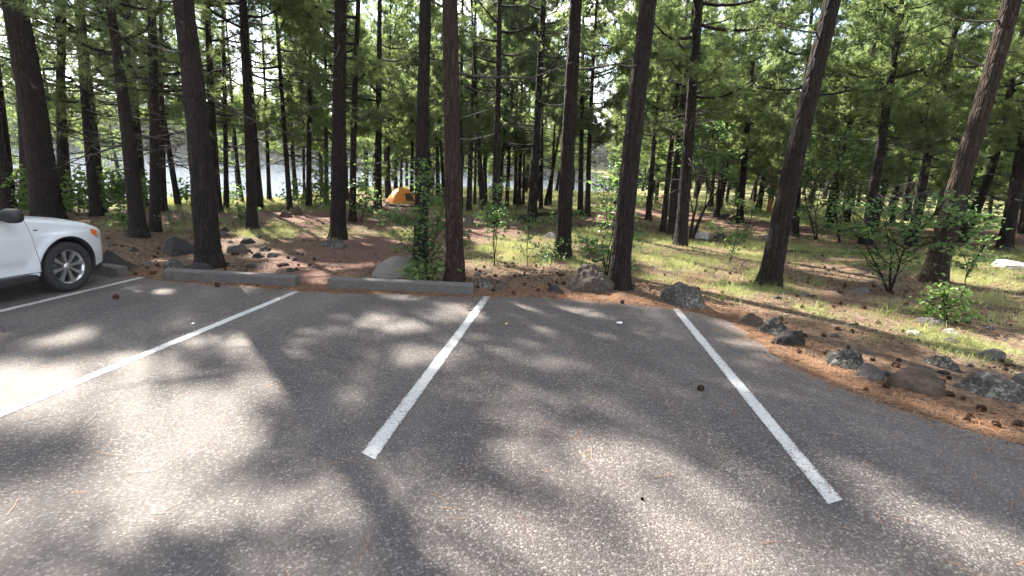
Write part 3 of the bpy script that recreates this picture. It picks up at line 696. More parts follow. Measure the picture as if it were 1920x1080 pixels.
def finish_crowns():  # adds foliage along sun rays wherever the ground should lie in shade
    r = np.random.default_rng(99); B = np.array([c['P0'] for c in CROWNS]); left = 0
    jobs = []
    for (x0, x1, y0, y1, sp, lot) in [(-10, 10, .5, 9.5, .21, True), (-14, 24, 6, 24, .33, False)]:
        X, Y = np.meshgrid(np.arange(x0, x1, sp), np.arange(y0, y1, sp)); X = X.ravel() + r.uniform(-.4, .4, X.size) * sp; Y = Y.ravel() + r.uniform(-.4, .4, Y.size) * sp
        i = ((X - GX0) / GS).astype(int); j = ((Y - GY0) / GS).astype(int); k = ~LITM[i, j] & (LOTM[i, j] == lot); X, Y = X[k], Y[k]
        vis = np.abs(np.degrees(np.arctan2(X, Y))) < 52; X, Y = X[vis], Y[vis]; jobs.append((X, Y))
    X = np.concatenate([a for a, _ in jobs]); Y = np.concatenate([b for _, b in jobs]); Z = ZAPP(X, Y)
    sh = SUNV[:2] / np.linalg.norm(SUNV[:2]); tan = SUNV[2] / np.linalg.norm(SUNV[:2])
    best = np.full(len(X), 9e9); who = np.full(len(X), -1); ss = np.zeros(len(X))
    for n_, c in enumerate(CROWNS):
        bx, by = B[n_][0], B[n_][1]
        for it in range(3):
            s_ = (bx - X) * sh[0] + (by - Y) * sh[1]; h = Z + s_ * tan - B[n_][2]
            hc = np.clip(h, 0, c['H']); 
            tab = np.array([c['path'](q_) for q_ in np.linspace(0, c['H'], 30)]); lx = np.interp(hc, tab[:, 2], tab[:, 0]); ly = np.interp(hc, tab[:, 2], tab[:, 1])
            bx, by = B[n_][0] + lx, B[n_][1] + ly
        s_ = (bx - X) * sh[0] + (by - Y) * sh[1]; h = Z + s_ * tan - B[n_][2]
        d = np.abs((bx - X) * sh[1] - (by - Y) * sh[0]); u = (h - c['h0']) / (c['H'] - c['h0'])
        al = np.where((u > -.03) & (u < .97), (1.35 + .25 * c['Rm']) * np.clip(1.15 - u, 0.05, 1) ** .6 * np.clip(.5 + u * 3, 0, 1) + .35, 1e-6)
        q_ = d / al + r.uniform(0, .5, len(X)); ok = (d < al) & (c['H'] > 8.5) & (s_ > 1) & (q_ < best)
        best[ok] = q_[ok]; who[ok] = n_; ss[ok] = s_[ok]
    print('SHADE cells', len(X), 'unserved', int((who < 0).sum()), 'lot unserved', int((who[:len(jobs[0][0])] < 0).sum()), 'of', len(jobs[0][0]))
    PX = X + sh[0] * ss; PY = Y + sh[1] * ss; PZ = Z + ss * tan
    for n_, c in enumerate(CROWNS):
        P0, path = c['P0'], c['path']; r2 = c['r']
        GN, GB = crown(lambda h: path(h) + P0, c['H'], c['h0'], c['Rm'], r2, c['dens'], c['K'], .19, c['wd'], c['prune'])
        k = np.where(who == n_)[0]
        if len(k):  # extra tufts and limbs added only for their shade
            F = np.stack([PX[k], PY[k], PZ[k]], 1); jt = r2.uniform(-.9, .9, len(k)); F += np.stack([sh[0] * jt, sh[1] * jt, tan * jt], 1)
            T = np.repeat(F, 3, 0) + r2.normal(0, .07, (len(F) * 3, 3)); ax = np.array([path(max(0, z - P0[2])) for z in T[:, 2]]) + P0
            A = T - ax; A[:, 2] = .2; A /= np.linalg.norm(A, axis=1)[:, None]; needle_tufts(GN, T, A, c['K'], .19, c['wd'], r2)
            for m in range(0, len(F), 5):
                h = F[m][2] - P0[2]; dd = math.hypot(*(F[m][:2] - (path(h) + P0)[:2])); a = path(max(c['h0'] - .4, h - .3 * dd - .1)) + P0
                pts = np.array([a, a + (F[m] - a) * .5 + [0, 0, -.05 * dd], F[m]]); GB.tube(catmull(pts, 5), np.linspace(.012 + .006 * dd, .005, 5), 4, cap=False)
        GN.build('crown', MAT[c['mat']], c['o'], P0); GB.build('limbs', MAT['bark'], c['o'], P0)

GB_ = 'pines of the wood between the lot and the lake'
# ---- the thick trunks close to the lot
NEAR = dict(near=3, K=13, dens=1.1, kw=2.4, group='big pines along the lot edge')
pine('thick dark pine behind the hood of the white car', (93, 418), [(62, 200), (26, 0)], 47, 17, 7.2, 2.2, limbs=7, lz=(2.5, 6), **NEAR)
pine('thick dark pine right of the car with a reddish scar low on its bark', (392, 500), [(372, 250), (343, 0)], 44, 12.5, 6.0, 2.0, limbs=6, lz=(2.6, 5), **NEAR)
pine('straight brown pine rising from flat grey rocks left of the red path', (634, 448), [(636, 220), (639, 0)], 29, 16, 6.6, 1.9, limbs=8, lz=(3.2, 6.4), **NEAR)
pine('dark pine whose foot is hidden by the leafy oak sapling', (789, 492), [(792, 250), (798, 0)], 27, 16, 6.6, 1.9, limbs=5, lz=(3.5, 6.4), **NEAR)
pine('reddish straight pine behind the right end of the wheel stop', (854, 531), [(848, 260), (844, 0)], 34, 16, 6.8, 2.0, mat='bark_red', limbs=4, lz=(3, 6.4), **NEAR)
pine('dark pine leaning slightly right, left of the big pyramid boulder', (1055, 485), [(1067, 240), (1080, 0)], 30, 15, 6.5, 1.8, limbs=7, lz=(3.2, 6.4), **NEAR)
pine('thick pine with bare knotted bark right of the pyramid boulder', (1160, 540), [(1186, 260), (1216, 0)], 38, 16, 6.5, 2.0, limbs=4, lz=(3.2, 6.4), **NEAR)
pine('dark leaning pine with pale flared foot right of the last stall line', (1440, 540), [(1478, 350), (1515, 190), (1561, 0)], 38, 15, 6.2, 1.9, limbs=6, lz=(3.0, 6.0), **NEAR)
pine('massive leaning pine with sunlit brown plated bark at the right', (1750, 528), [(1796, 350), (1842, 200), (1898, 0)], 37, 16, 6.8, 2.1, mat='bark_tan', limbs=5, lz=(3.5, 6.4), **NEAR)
# ---- the middle distance
M1 = dict(near=2, dens=1.45, K=16, group=GB_)
M2 = dict(near=1, dens=1.4, K=15, group=GB_)
pine('pine at the left picture edge above the windscreen of the car', (14, 400), [(0, 250), (-28, 0)], 28, 14, 5.4, 2.2, **M1)
pine('dark pine hard behind the left flank of the thickest trunk by the car', (57, 388), [(45, 200), (28, 0)], 26, 14, 5.2, 2.2, **M1)
pine('pine peeping out behind the right flank of the thickest trunk by the car', (119, 396), [(114, 180), (116, 60)], 20, 12, 4.2, 2.1, **M1)
pine('short thin pine in the bushes right of the trunk behind the car', (132, 386), [(126, 320), (118, 200)], 13, 9, 3.0, 1.8, **M2)
pine('slim pine left of the bright lakeside bush', (180, 405), [(166, 270), (150, 60)], 17, 13, 4.4, 2.1, limbs=14, **M1)
pine('slim pine standing close right of its twin beside the lakeside bush', (193, 400), [(177, 240), (160, 80)], 13, 12, 4.0, 2.0, limbs=12, **M1)
pine('dark pine with pale bent dead limbs, half way between car and wheel stop', (260, 444), [(238, 240), (206, 0)], 29, 8.2, 4.9, 1.5, limbs=20, **dict(M1, dens=.9))
pine('forked dark pine with many bare side limbs right of the bent-limbed one', (291, 434), [(289, 200), (284, 0)], 19, 15, 4.6, 2.2, limbs=26, **M1)
pine('thin pine close behind the forked pine on the right', (308, 397), [(304, 260), (302, 60)], 11, 12, 4.2, 1.9, **M2)
pine('thin leftward leaning pine against the bright lake glare', (335, 387), [(313, 260), (290, 100)], 11, 12, 4.4, 1.9, **M2)
pine('pine hidden behind the scarred trunk, showing at its right side', (408, 398), [(398, 240), (390, 40)], 17, 13, 4.6, 2.0, limbs=16, **M1)
pine('thin straight pine just right of the scarred trunk', (425, 394), [(422, 220), (418, 40)], 10, 13, 4.4, 1.9, limbs=12, **M2)
pine('very thin pine against the lake left of the tall slender pine', (454, 379), [(443, 285), (430, 120)], 7, 11, 4.0, 1.7, **M2)
pine('tall slender pine with a clean stem beside the small green sapling', (474, 432), [(466, 220), (455, 0)], 19, 16, 6.0, 2.0, limbs=9, lz=(3.5, 6), **M1)
pine('pine stem tucked behind the foot of the tall slender pine', (487, 392), [(476, 240), (462, 40)], 13, 13, 4.4, 2.0, **M1)
pine('thin pine by the shore in front of the yellow grass', (505, 376), [(500, 240), (492, 60)], 8, 11, 3.8, 1.8, **M2)
pine('slightly curved pine with its foot beside two dark stones', (544, 393), [(530, 200), (516, 0)], 10, 14, 5.0, 2.0, limbs=14, **M1)
pine('straight thin pine in the sun patch left of the brown path-side pine', (579, 391), [(580, 200), (581, 0)], 11, 14, 4.8, 2.1, limbs=16, **M1)
pine('thin shore pine behind the pale lakeside shrubs', (571, 374), [(569, 280), (567, 120)], 6, 10, 3.6, 1.7, **M2)
pine('pine standing in the green shrub right of the brown path-side pine', (661, 415), [(664, 220), (672, 0)], 14, 14, 4.5, 2.1, limbs=16, **M1)
pine('straight mid grey pine left of the orange tent', (708, 393), [(710, 200), (712, 0)], 15, 15, 4.8, 2.2, limbs=16, **M1)
pine('thin pine behind the roof of the orange tent', (742, 357), [(742, 210), (741, 60)], 8, 12, 4.6, 2.0, **M2)
pine('short dark stem beside the thin pine behind the tent', (752, 354), [(753, 300), (755, 160)], 6, 9, 3.6, 1.6, **M2)
pine('thin pine between the sapling-footed pine and the reddish pine', (822, 368), [(817, 200), (812, 20)], 9, 14, 4.6, 2.0, **M2)
pine('slender pine showing along the right side of the reddish trunk', (864, 398), [(865, 200), (867, 20)], 9, 14, 4.8, 2.0, **M2)
pine('dark pine first right of the reddish trunk in the dark thin row', (879, 396), [(884, 240), (890, 60)], 11, 11, 4.4, 1.9, **M2)
pine('thinnest stem of the dark row right of the reddish trunk', (890, 386), [(892, 270), (893, 150)], 6, 9, 3.8, 1.5, **M2)
pine('leftward leaning dark pine in the row right of the reddish trunk', (905, 399), [(897, 255), (890, 120)], 11, 11, 4.4, 1.9, **M2)
pine('dark stem between the leaning pine and the tall clean pine', (911, 386), [(909, 260), (908, 100)], 7, 11, 4.0, 1.7, **M2)
pine('tall clean dark pine standing behind the thin sapling', (928, 420), [(933, 200), (937, 0)], 14, 15, 6.0, 2.0, limbs=8, lz=(3, 6), **M1)
pine('thin pine slanting right beside the tall clean dark pine', (936, 391), [(945, 250), (958, 80)], 9, 12, 4.2, 1.9, **M2)
pine('thin pine second right of the tall clean dark pine', (950, 388), [(957, 240), (964, 90)], 8, 12, 4.3, 1.8, **M2)
pine('thin pine left of the close pair in the middle of the wood', (966, 386), [(968, 270), (970, 120)], 8, 11, 4.0, 1.7, **M2)
pine('left stem of the close pair in the middle of the wood', (973, 388), [(977, 250), (980, 90)], 8, 12, 4.2, 1.8, **M2)
pine('right stem of the close pair in the middle of the wood', (981, 386), [(983, 270), (985, 120)], 6, 11, 4.0, 1.7, **M2)
pine('tall dark pine rising from the low green plants in the middle', (997, 416), [(1009, 200), (1019, 0)], 18, 15, 4.6, 2.2, limbs=20, **M1)
pine('thin stem behind the tall dark pine in the middle', (1014, 392), [(1016, 300), (1018, 160)], 8, 10, 3.9, 1.7, **M2)
pine('thin pine leaning strongly right by the water', (1022, 386), [(1040, 300), (1058, 200)], 7, 8, 4.4, 1.4, **M2)
pine('thin pine crossing behind the strongly leaning one', (1031, 386), [(1036, 315), (1042, 200)], 7, 9, 4.2, 1.5, **M2)
pine('left pine of the pair before the green meadow', (1088, 403), [(1091, 200), (1094, 20)], 11, 14, 5.0, 2.0, limbs=14, **M1)
pine('right pine of the pair before the green meadow', (1101, 406), [(1107, 220), (1118, 20)], 11, 14, 4.8, 2.0, limbs=14, **M1)
pine('slim pine right of the knotted trunk, leaning right', (1215, 413), [(1228, 250), (1245, 80)], 11, 13, 4.8, 1.9, **M1)
pine('very slim pine among the thin ones right of the knotted trunk', (1230, 382), [(1243, 250), (1256, 150)], 7, 11, 4.6, 1.6, **M2)
pine('dark pine left of the twin-trunked pair', (1243, 434), [(1264, 220), (1283, 60)], 12, 13, 5.0, 2.0, limbs=14, **M1)
pine('darker back trunk leaning against the large pine in the dry grass', (1259, 443), [(1275, 250), (1296, 60)], 17, 13, 4.8, 2.0, **M1)
pine('large rugged pine in the middle right with broken side limbs', (1276, 460), [(1294, 220), (1311, 0)], 24, 15, 4.6, 2.3, limbs=22, **M1)
pine('dark leaning pine in front of the sunny clearing', (1344, 407), [(1352, 330), (1364, 200)], 11, 12, 4.0, 2.0, **M1)
pine('small dark pine behind the sunny clearing', (1333, 388), [(1337, 320), (1342, 200)], 9, 11, 3.6, 1.8, **M2)
pine('pine standing beside the dark boulders across the road', (1386, 418), [(1396, 300), (1412, 120)], 14, 12, 4.4, 2.1, limbs=14, **M1)
pine('short pine with sunlight put into its orange bark left of the leaning pine', (1442, 400), [(1449, 320), (1458, 200)], 9, 10, 3.8, 1.7, mat='bark_sunlit', **M2)
pine('pine behind the right flank of the leaning dark pine', (1490, 444), [(1500, 300), (1516, 100)], 14, 12, 3.8, 2.1, **M1)
pine('leaning pine in the oak thicket, with dead side limbs', (1560, 420), [(1585, 250), (1613, 90)], 13, 12, 4.2, 2.1, limbs=18, **M1)
pine('thin leaning pine between thicket and dark mid pine', (1588, 420), [(1612, 280), (1640, 150)], 9, 11, 3.8, 1.9, **M2)
pine('dark tall pine left of the spreading oak', (1622, 458), [(1655, 250), (1693, 0)], 20, 14, 4.6, 2.3, limbs=20, **M1)
pine('mossy pine behind the spreading oak', (1708, 462), [(1742, 280), (1788, 70)], 18, 13, 4.0, 2.4, limbs=18, **M1)
pine('thin pine between the mossy pine and the massive one', (1672, 420), [(1690, 300), (1714, 160)], 9, 11, 3.6, 1.9, **M2)
pine('dark pine at the right picture edge beside the road', (1883, 468), [(1922, 250), (1962, 0)], 24, 14, 4.8, 2.3, limbs=16, **M1)
pine('thin pine across the road right of the massive trunk', (1850, 428), [(1866, 330), (1884, 220)], 8, 11, 3.4, 1.8, **M2)
pine('thin pine across the road at the right picture edge', (1911, 431), [(1922, 350), (1938, 230)], 7, 11, 3.6, 1.8, **M2)
pine('slim pine between the mid grey pine and the orange tent', (727, 372), [(729, 220), (732, 40)], 9, 12, 4.4, 2.1, limbs=14, **M2)
pine('slim pine at the right end of the orange tent behind the sapling', (772, 368), [(774, 220), (778, 40)], 8, 12, 4.2, 2.1, limbs=14, **M2)
pine('slim pine between the straight thin pine and the path-side pine', (612, 384), [(611, 220), (609, 40)], 9, 12, 4.0, 2.1, limbs=16, **M2)
# pines just outside the picture whose shade falls into it
for i_, (x_, y_) in enumerate([(-13.5, 10.5), (-17, 8.5), (-12.5, 16.5), (-18.5, 13.5), (-22, 9), (-16, 3.5), (-21.5, 16), (15.5, 12.5), (18, 7), (-20, 4)]):
    hs_ = np.linspace(0, 9, 40); pts_ = np.stack([np.full(40, x_), np.full(40, y_), hs_ - .5], 1)
    if wants_sun(pts_).sum() > 7: continue
    NTREE[0] += 1; r = np.random.default_rng(1000 + NTREE[0]); P0 = np.array([x_, y_, h1(x_, y_)]); ln = r.normal(0, .05, 2)
    path = make_path(P0, [np.zeros(3), np.array([ln[0] * 4, ln[1] * 4, 4.])], 14)
    o = empty('pine_tree', P0, 'tall pine standing outside the picture to the side of the lot', 'pine tree', 'pines beside the lot')
    trunk_geo(path, 14, .17, r, 1).build('trunk', MAT['bark'], o)
    CROWNS.append(dict(o=o, P0=P0, path=path, H=14, h0=5., Rm=2.1, r=r, dens=.7, K=11, wd=.045, prune=True, mat='needles', fill=[]))

rb = random.Random(12)
BANKL = ['slim shore pine at the left picture edge above the windscreen', 'slim shore pine behind the pine flanking the thickest trunk', 'slim shore pine in the bush between the car and the two slim pines', 'slim shore pine between the two slim twin pines', 'slim shore pine in the large lakeside bush', 'slim shore pine seen past the left of the forked pine', 'slim shore pine left of the scarred pine against the lake', 'slim shore pine right behind the scarred pine', 'slim shore pine left of the tall slender pine against the glare', 'slim shore pine between the tall slender and the curved pine', 'slim shore pine left of the straight thin pine', 'slim shore pine in the pale shrub left of the path-side pine', 'slim shore pine behind the shrub right of the path-side pine']
for i_ in range(13):
    px_ = 20 + i_ * 54 + rb.uniform(-18, 18); py_ = rb.uniform(368, 380)
    pine(BANKL[i_], (px_, py_), [(px_ - (760 - px_) * -.0 + (px_ - 760) * .04, 250), (px_ + (px_ - 760) * .12, 0)], rb.uniform(7, 10), rb.uniform(8.5, 12), rb.uniform(3.2, 4.6), 1.8, near=1, group='pines on the lake bank', limbs=14)
finish_crowns()
# ---- pines farther off: five kinds, copied
PROTO = []
for k_ in range(6):
    r = np.random.default_rng(50 + k_); H = [13, 12, 14, 11, 12.5, 10][k_]; h0 = [3.4, 2.6, 4.2, 2.0, 3.0, 1.4][k_]
    wob = r.normal(0, .25, (4, 2)); wob[0] = 0
    pth = make_path(None, [np.zeros(3), [wob[1][0] * .5, wob[1][1] * .5, 3.], [wob[2][0], wob[2][1], 7.]], H)
    o = empty('pine_tree', (0, 0, 0), 'distant slim pine in the crowded back of the wood', 'pine tree', 'distant pines')
    trunk_geo(pth, H, .14 + .03 * (k_ % 3), r, 1).build('trunk', MAT['bark'], o)
    dead_limbs(pth, .1, H, 1.5, h0 + 1, 10, r).build('dead_branches', MAT['twig'], o)
    GN, GBr = crown(pth, H, h0, 2.2, r, 1.1, 17, .21, .027, False, .25)
    GN.build('crown', MAT['needles_bright' if k_ in (1, 3) else 'needles'], o); GBr.build('limbs', MAT['bark'], o); PROTO.append(o)
used = [False] * 6
taken = []
def far_pine(x, y, k, lab, grp, s=1.0):
    global used
    o = PROTO[k] if not used[k] else copy_tree(PROTO[k]); used[k] = True
    o.location = (x, y, h1(x, y) - .1); o.rotation_euler = (random.gauss(0, .02), random.gauss(0, .02), random.uniform(0, 6.28)); o.scale = (s, s, s)
    q_ = C2W.T @ (np.array([x, y, h1(x, y)]) - CAM); D = math.hypot(x, y)
    if q_[2] > 1 and 0 < CX + FPX * q_[0] / q_[2] < 1930:
        px_ = CX + FPX * q_[0] / q_[2]; ph = next(b for a, b in SECT if px_ < a)
        if ph[0]: lab = [b for a, b in ((32, 'slim pine at the front of the background wood'), (42, 'slim background pine'), (56, 'small looking background pine'), (74, 'distant thin pine'), (999, 'very distant pine'))  if D < a][0] + ' ' + ph; grp = 'background pines of the wood'
    tag(o, lab, 'pine tree', grp); return o
rs = random.Random(4)
SECT = [(640, 'behind the shore pines'), (760, 'left of the orange tent'), (853, 'behind the leafy oak sapling'), (928, 'beside the reddish pine'), (997, 'beside the tall clean pine'), (1062, 'left of the right leaning pine'), (1110, 'behind the pair before the meadow'), (1170, 'left of the knotted pine'), (1240, 'right of the knotted pine'), (1290, 'behind the rugged pine'), (1360, 'over the sunny clearing'),
    (1440, 'behind the roadside boulders'), (1520, 'right of the leaning dark pine'), (1600, 'behind the oak thicket'), (1680, 'behind the dark tall pine'), (1760, 'behind the spreading oak'), (1830, 'behind the massive pine'), (1890, 'right of the massive pine'), (9999, 'at the right picture edge')]
def scatter(n, a0, a1, d0, d1, kinds, lab, grp, mind=2.2, sc=(.85, 1.15), gaps=()):
    c = 0; tries = 0
    while c < n and tries < n * 60:
        tries += 1; a = rs.uniform(a0, a1); D = math.sqrt(rs.uniform(d0 ** 2, d1 ** 2))
        if any(g0 < a < g1 and D < gd for g0, g1, gd in gaps): continue
        x, y = D * math.sin(R(a)), D * math.cos(R(a))
        if min([9] + [math.hypot(x - u[0], y - u[1]) for u in taken]) < mind: continue
        if h1(x, y) < LAKE_Z + .35: continue
        taken.append((x, y)); far_pine(x, y, rs.choice(kinds), lab, grp, rs.uniform(*sc)); c += 1
GAPS = [(6.5, 11, 90), (-13.6, -10.6, 33), (-30, -26.5, 34), (19, 24, 33)]
scatter(40, -17, 12, 29, 56, [0, 1, 2, 4, 5], 'slim pine in the dense row behind the middle of the wood', 'pines in the middle background', 2.0, (.7, 1.0), GAPS)
scatter(62, 12, 50, 25, 55, [0, 1, 2, 3, 4, 5], 'pine in the dense green stand across the road at the right', 'pines across the road', 2.2, (.75, 1.1), GAPS)
scatter(55, 10, 50, 55, 95, [0, 1, 3, 4, 5], 'far pine deep in the wood beyond the road', 'far pines beyond the road', 2.6, (.8, 1.2), GAPS)
scatter(16, 50, 62, 16, 50, [0, 2, 4], 'pine outside the picture on the right', 'pines beside the lot', 2.6)
for k_ in range(6):
    if not used[k_]: far_pine(40 + k_, 60, k_, 'far pine deep in the wood beyond the road', 'far pines beyond the road')

# far wood round the lake and the clearings: one mass
def far_wood():
    r = np.random.default_rng(77); G = Geo(); GT = Geo()
    P = []
    for a0, a1, dmin, dmax, n in [(-60, 16, None, 420, 3600), (12, 62, 98, 260, 900)]:
        a = r.uniform(a0, a1, n); u = r.uniform(0, 1, n)
        F = _F(a) + 2 if dmin is None else np.full(n, float(dmin))
        D = F + (dmax - F) * u ** 2.2; P.append(np.stack([np.sin(np.radians(a)) * D, np.cos(np.radians(a)) * D], 1))
    P = np.concatenate(P); Z = height(P[:, 0], P[:, 1]); 
    k = ~((np.degrees(np.arctan2(P[:, 0], P[:, 1])) > 7) & (np.degrees(np.arctan2(P[:, 0], P[:, 1])) < 10.5) & (np.hypot(P[:, 0], P[:, 1]) < 190))
    P, Z = P[k], Z[k]; n = len(P); Hh = r.uniform(7, 13, n); T = 150
    u = r.uniform(0, 1, (n, T)) ** .8; rad = (1 - u) ** .8 * (.22 * Hh[:, None]) * np.sqrt(r.uniform(.1, 1, (n, T))); an = r.uniform(0, 6.283, (n, T))
    c = np.stack([P[:, :1] + np.cos(an) * rad, P[:, 1:] + np.sin(an) * rad, Z[:, None] + Hh[:, None] * (.1 + .9 * u)], -1)
    s = .42 + .004 * np.hypot(P[:, 0], P[:, 1])[:, None, None, None] * .35
    V = c[:, :, None] + r.normal(size=(n, T, 3, 3)) * s * [1, 1, .7]
    t = np.repeat(np.clip(r.normal(.45, .2, n * T), 0, 1), 3)
    G.add(V.reshape(-1, 3), np.arange(n * T * 3).reshape(-1, 3), 0, np.stack([t, t, t, np.ones_like(t)], 1))
    return G
tag(far_wood().build('far_wood', MAT['farleaf']), 'dark green pine wood along the far shore and behind the clearings', 'wood', kind='stuff')

# unseen trees added behind the camera to block sky light
scatter(34, 100, 262, 15, 34, [0, 1, 2, 4], 'unseen pine added behind the camera to block sky light', 'pines behind the camera', 2.4, (.9, 1.2))

# ------------------------------------------------------------------ rocks
def rock_geo(sx, sy, sz, seed, cuts=15, rough=.10, peak=0.0, nu=56, nv=34):
    r = np.random.default_rng(seed); th = np.linspace(0, 2 * math.pi, nu, endpoint=False); ph = np.linspace(.0, math.pi, nv)
    T, Pp = np.meshgrid(th, ph); d = np.stack([np.sin(Pp) * np.cos(T), np.sin(Pp) * np.sin(T), np.cos(Pp)], -1)
    rad = np.ones(T.shape)
    for _ in range(cuts):
        n_ = r.normal(size=3); n_[2] = abs(n_[2]) * .8; n_ /= np.linalg.norm(n_); c = r.uniform(.52, .9); dd = d @ n_
        rad = np.where(dd > .05, np.minimum(rad, c / np.maximum(dd, .05)), rad)
    f = fbm(d[..., 0] * 2.2 + 9, d[..., 1] * 2.2 + 9, d[..., 2] * 2.2 + 9, s=seed, o=5) - .5
    f2 = np.abs(fbm(d[..., 0] * 4 + 5, d[..., 1] * 4 + 9, d[..., 2] * 4 + 3, s=seed + 7, o=3) - .5)
    rad = rad * (1 + f * rough * 3.2 - f2 * rough * 1.6)
    V = d * rad[..., None]
    if peak: V[..., :2] *= (1 - peak * np.clip(V[..., 2:], 0, 1))
    V = V * [sx, sy, sz]; m = nv; i = np.arange(m - 1)[:, None] * nu + np.arange(nu)[None]; j = np.arange(m - 1)[:, None] * nu + (np.arange(nu)[None] + 1) % nu
    G = Geo(); G.add(V.reshape(-1, 3), np.stack([i, i + nu, j + nu, j], -1).reshape(-1, 4)); return G
def rock(x0, y0, x1, y1, mat, lab, peak=0.0, rough=.09, cuts=15, dz=.65, grp=None, cat='rock', smooth=True, rot=None):
    global _rs
    xm = (x0 + x1) / 2; P = hit(xm, y1 - (y1 - y0) * .16); mp_ = m_per_px(P); W_ = (x1 - x0) * mp_; Hh = (y1 - y0) * mp_ * .92
    sd = int(x0 * 7 + y0); v = P[:2] / np.linalg.norm(P[:2]); ang = math.atan2(v[1], v[0]) - math.pi / 2
    G = rock_geo(W_ * .56, W_ * .54 * dz, Hh * .95, sd, cuts, min(rough, .17), peak, 84, 50)
    P = P + np.array([v[0], v[1], 0]) * W_ * .2; P[2] = h1(P[0], P[1]) + Hh * .04
    o = G.build('rock', MAT[mat], None); o.location = P.tolist(); o.rotation_euler = (0, 0, ang + (rot or 0)); return tag(o, lab, cat, grp)
EGR = 'boulders set along the edge of the lot'
rock(178, 470, 252, 515, 'rock_dark', 'dark grey boulder behind the wheel stop in front of the white car', .35, grp=EGR)
rock(308, 446, 372, 482, 'rock_dark', 'dark slab boulder with a flat top left of the scarred pine', 0, .05, 5)
rock(305, 487, 345, 512, 'rock_lichen', 'mottled small rock behind the left end of the middle wheel stop', 0, .12)
rock(338, 494, 392, 513, 'rock_dark', 'low dark slab at the foot of the scarred pine', 0, .08, 5)
rock(424, 456, 466, 477, 'rock_grey', 'flat grey rock right of the scarred pine')
rock(474, 470, 498, 486, 'rock_dark', 'dark angular rock in the rubble right of the scarred pine')
rock(496, 468, 524, 486, 'rock_grey', 'rounded grey rock in the rubble right of the scarred pine')
rock(452, 445, 482, 459, 'rock_dark', 'small dark rock above the flat grey rock by the scarred pine')
rock(484, 462, 506, 473, 'rock_lichen', 'small pale rock between the flat grey and the dark angular rock')
rock(412, 424, 432, 437, 'rock_dark', 'small dark rock half way to the tall slender pine')
rock(408, 436, 434, 446, 'rock_brown', 'small brown rock near the foot of the tall slender pine')
rock(540, 470, 562, 480, 'rock_brown', 'low brown rock at the left border of the red path')
rock(606, 449, 656, 468, 'rock_lichen', 'flat grey rock under the straight brown pine by the path', 0, .14, 7)
rock(702, 484, 790, 527, 'rock_pale', 'pointed grey boulder behind the right wheel stop', .35, .05, 0, .7, EGR)
rock(884, 517, 930, 543, 'rock_lichen', 'grey lichened boulder just right of the reddish pine', .2, .1, grp=EGR)
rock(922, 525, 960, 546, 'rock_brown', 'brown rock against the grey boulder right of the reddish pine', 0, .12, grp=EGR)
rock(1024, 537, 1058, 551, 'rock_dark', 'small black rock left of the big pyramid boulder', .1, .1)
rock(1054, 484, 1150, 556, 'rock_furrow', 'big grey brown pyramid boulder with a furrowed face', .28, .17, 6, .8, EGR)
rock(1236, 534, 1336, 584, 'rock_lichen', 'broad grey lichened boulder at the top of the right stall line', .25, .09, 9, .7, EGR)
rock(1384, 588, 1432, 616, 'rock_brown', 'brown rock at the left end of the dark rugged rocks in the needle band', 0, .16, grp=EGR)
rock(1420, 592, 1476, 634, 'rock_lichen', 'grey lichened rock in the middle of the dark rugged rocks', .1, .16, grp=EGR)
rock(1452, 612, 1512, 654, 'rock_dark', 'black rugged rock at the right end of the rocks by the lot edge', .1, .24, grp=EGR)
rock(1536, 650, 1616, 696, 'rock_lichen', 'black and white spotted rock in the orange needle band', .15, .18, grp=EGR)
rock(1612, 684, 1662, 716, 'rock_grey', 'low dull rock right of the black and white spotted rock', 0, .14, grp=EGR)
rock(1668, 684, 1778, 742, 'rock_brown', 'wide brown boulder with a smooth top at the right', .15, .10, 7, .7, EGR)
rock(1736, 664, 1788, 694, 'rock_lichen', 'grey lichened rock behind the wide brown boulder', .1, .14)
rock(1794, 708, 1912, 750, 'rock_lichen', 'long low lichened boulder near the right picture edge', .1, .12, 8, .6, EGR)
rock(1902, 700, 1960, 742, 'rock_grey', 'grey boulder cut by the right picture edge')
rock(1832, 655, 1880, 676, 'rock_grey', 'low grey rock in the needles above the long low boulder')
rock(1716, 592, 1768, 612, 'rock_grey', 'flat stone at the left of the bright green low bush', 0, .1)
rock(1764, 616, 1804, 634, 'rock_white', 'pale stone in the sunlit strip below the low bush', 0, .1)
rock(1700, 618, 1730, 632, 'rock_white', 'small pale stone left of the low bush')
rock(1848, 486, 1932, 510, 'rock_white', 'pale sunlit slab rock at the right picture edge', .1, .1)
rock(1876, 462, 1912, 474, 'rock_dark', 'dark stones at the foot of the pine beside the road')
rock(1592, 536, 1634, 552, 'rock_grey', 'grey stone in the shade left of the spreading oak')
rock(1300, 434, 1332, 450, 'rock_white', 'whitish rock right of the rugged pine by the road')
rock(1334, 438, 1362, 450, 'rock_dark', 'dark rock right of the whitish rock')
rock(1424, 440, 1450, 462, 'rock_grey', 'grey rock behind the leaning dark pine')
rock(1346, 396, 1370, 414, 'rock_dark', 'dark round boulder left of the pine across the road')
rock(1364, 400, 1392, 418, 'rock_brown', 'brown boulder in front of the pine across the road')
rock(1252, 440, 1282, 456, 'rock_dark', 'dark flat rock between the feet of the rugged pine and its neighbour')
rock(1016, 436, 1046, 448, 'rock_white', 'pale stone in the dry grass left of the right leaning pine')
rock(868, 404, 892, 420, 'rock_grey', 'arched pale stone right of the reddish pine')
rock(968, 404, 1002, 414, 'rock_dark', 'dark stone in the low plants below the tall dark pine')
rock(522, 396, 546, 410, 'rock_brown', 'brown stone left of the curved thin pine')
rock(542, 386, 568, 406, 'rock_brown', 'stump-like brown stone right of the curved thin pine')
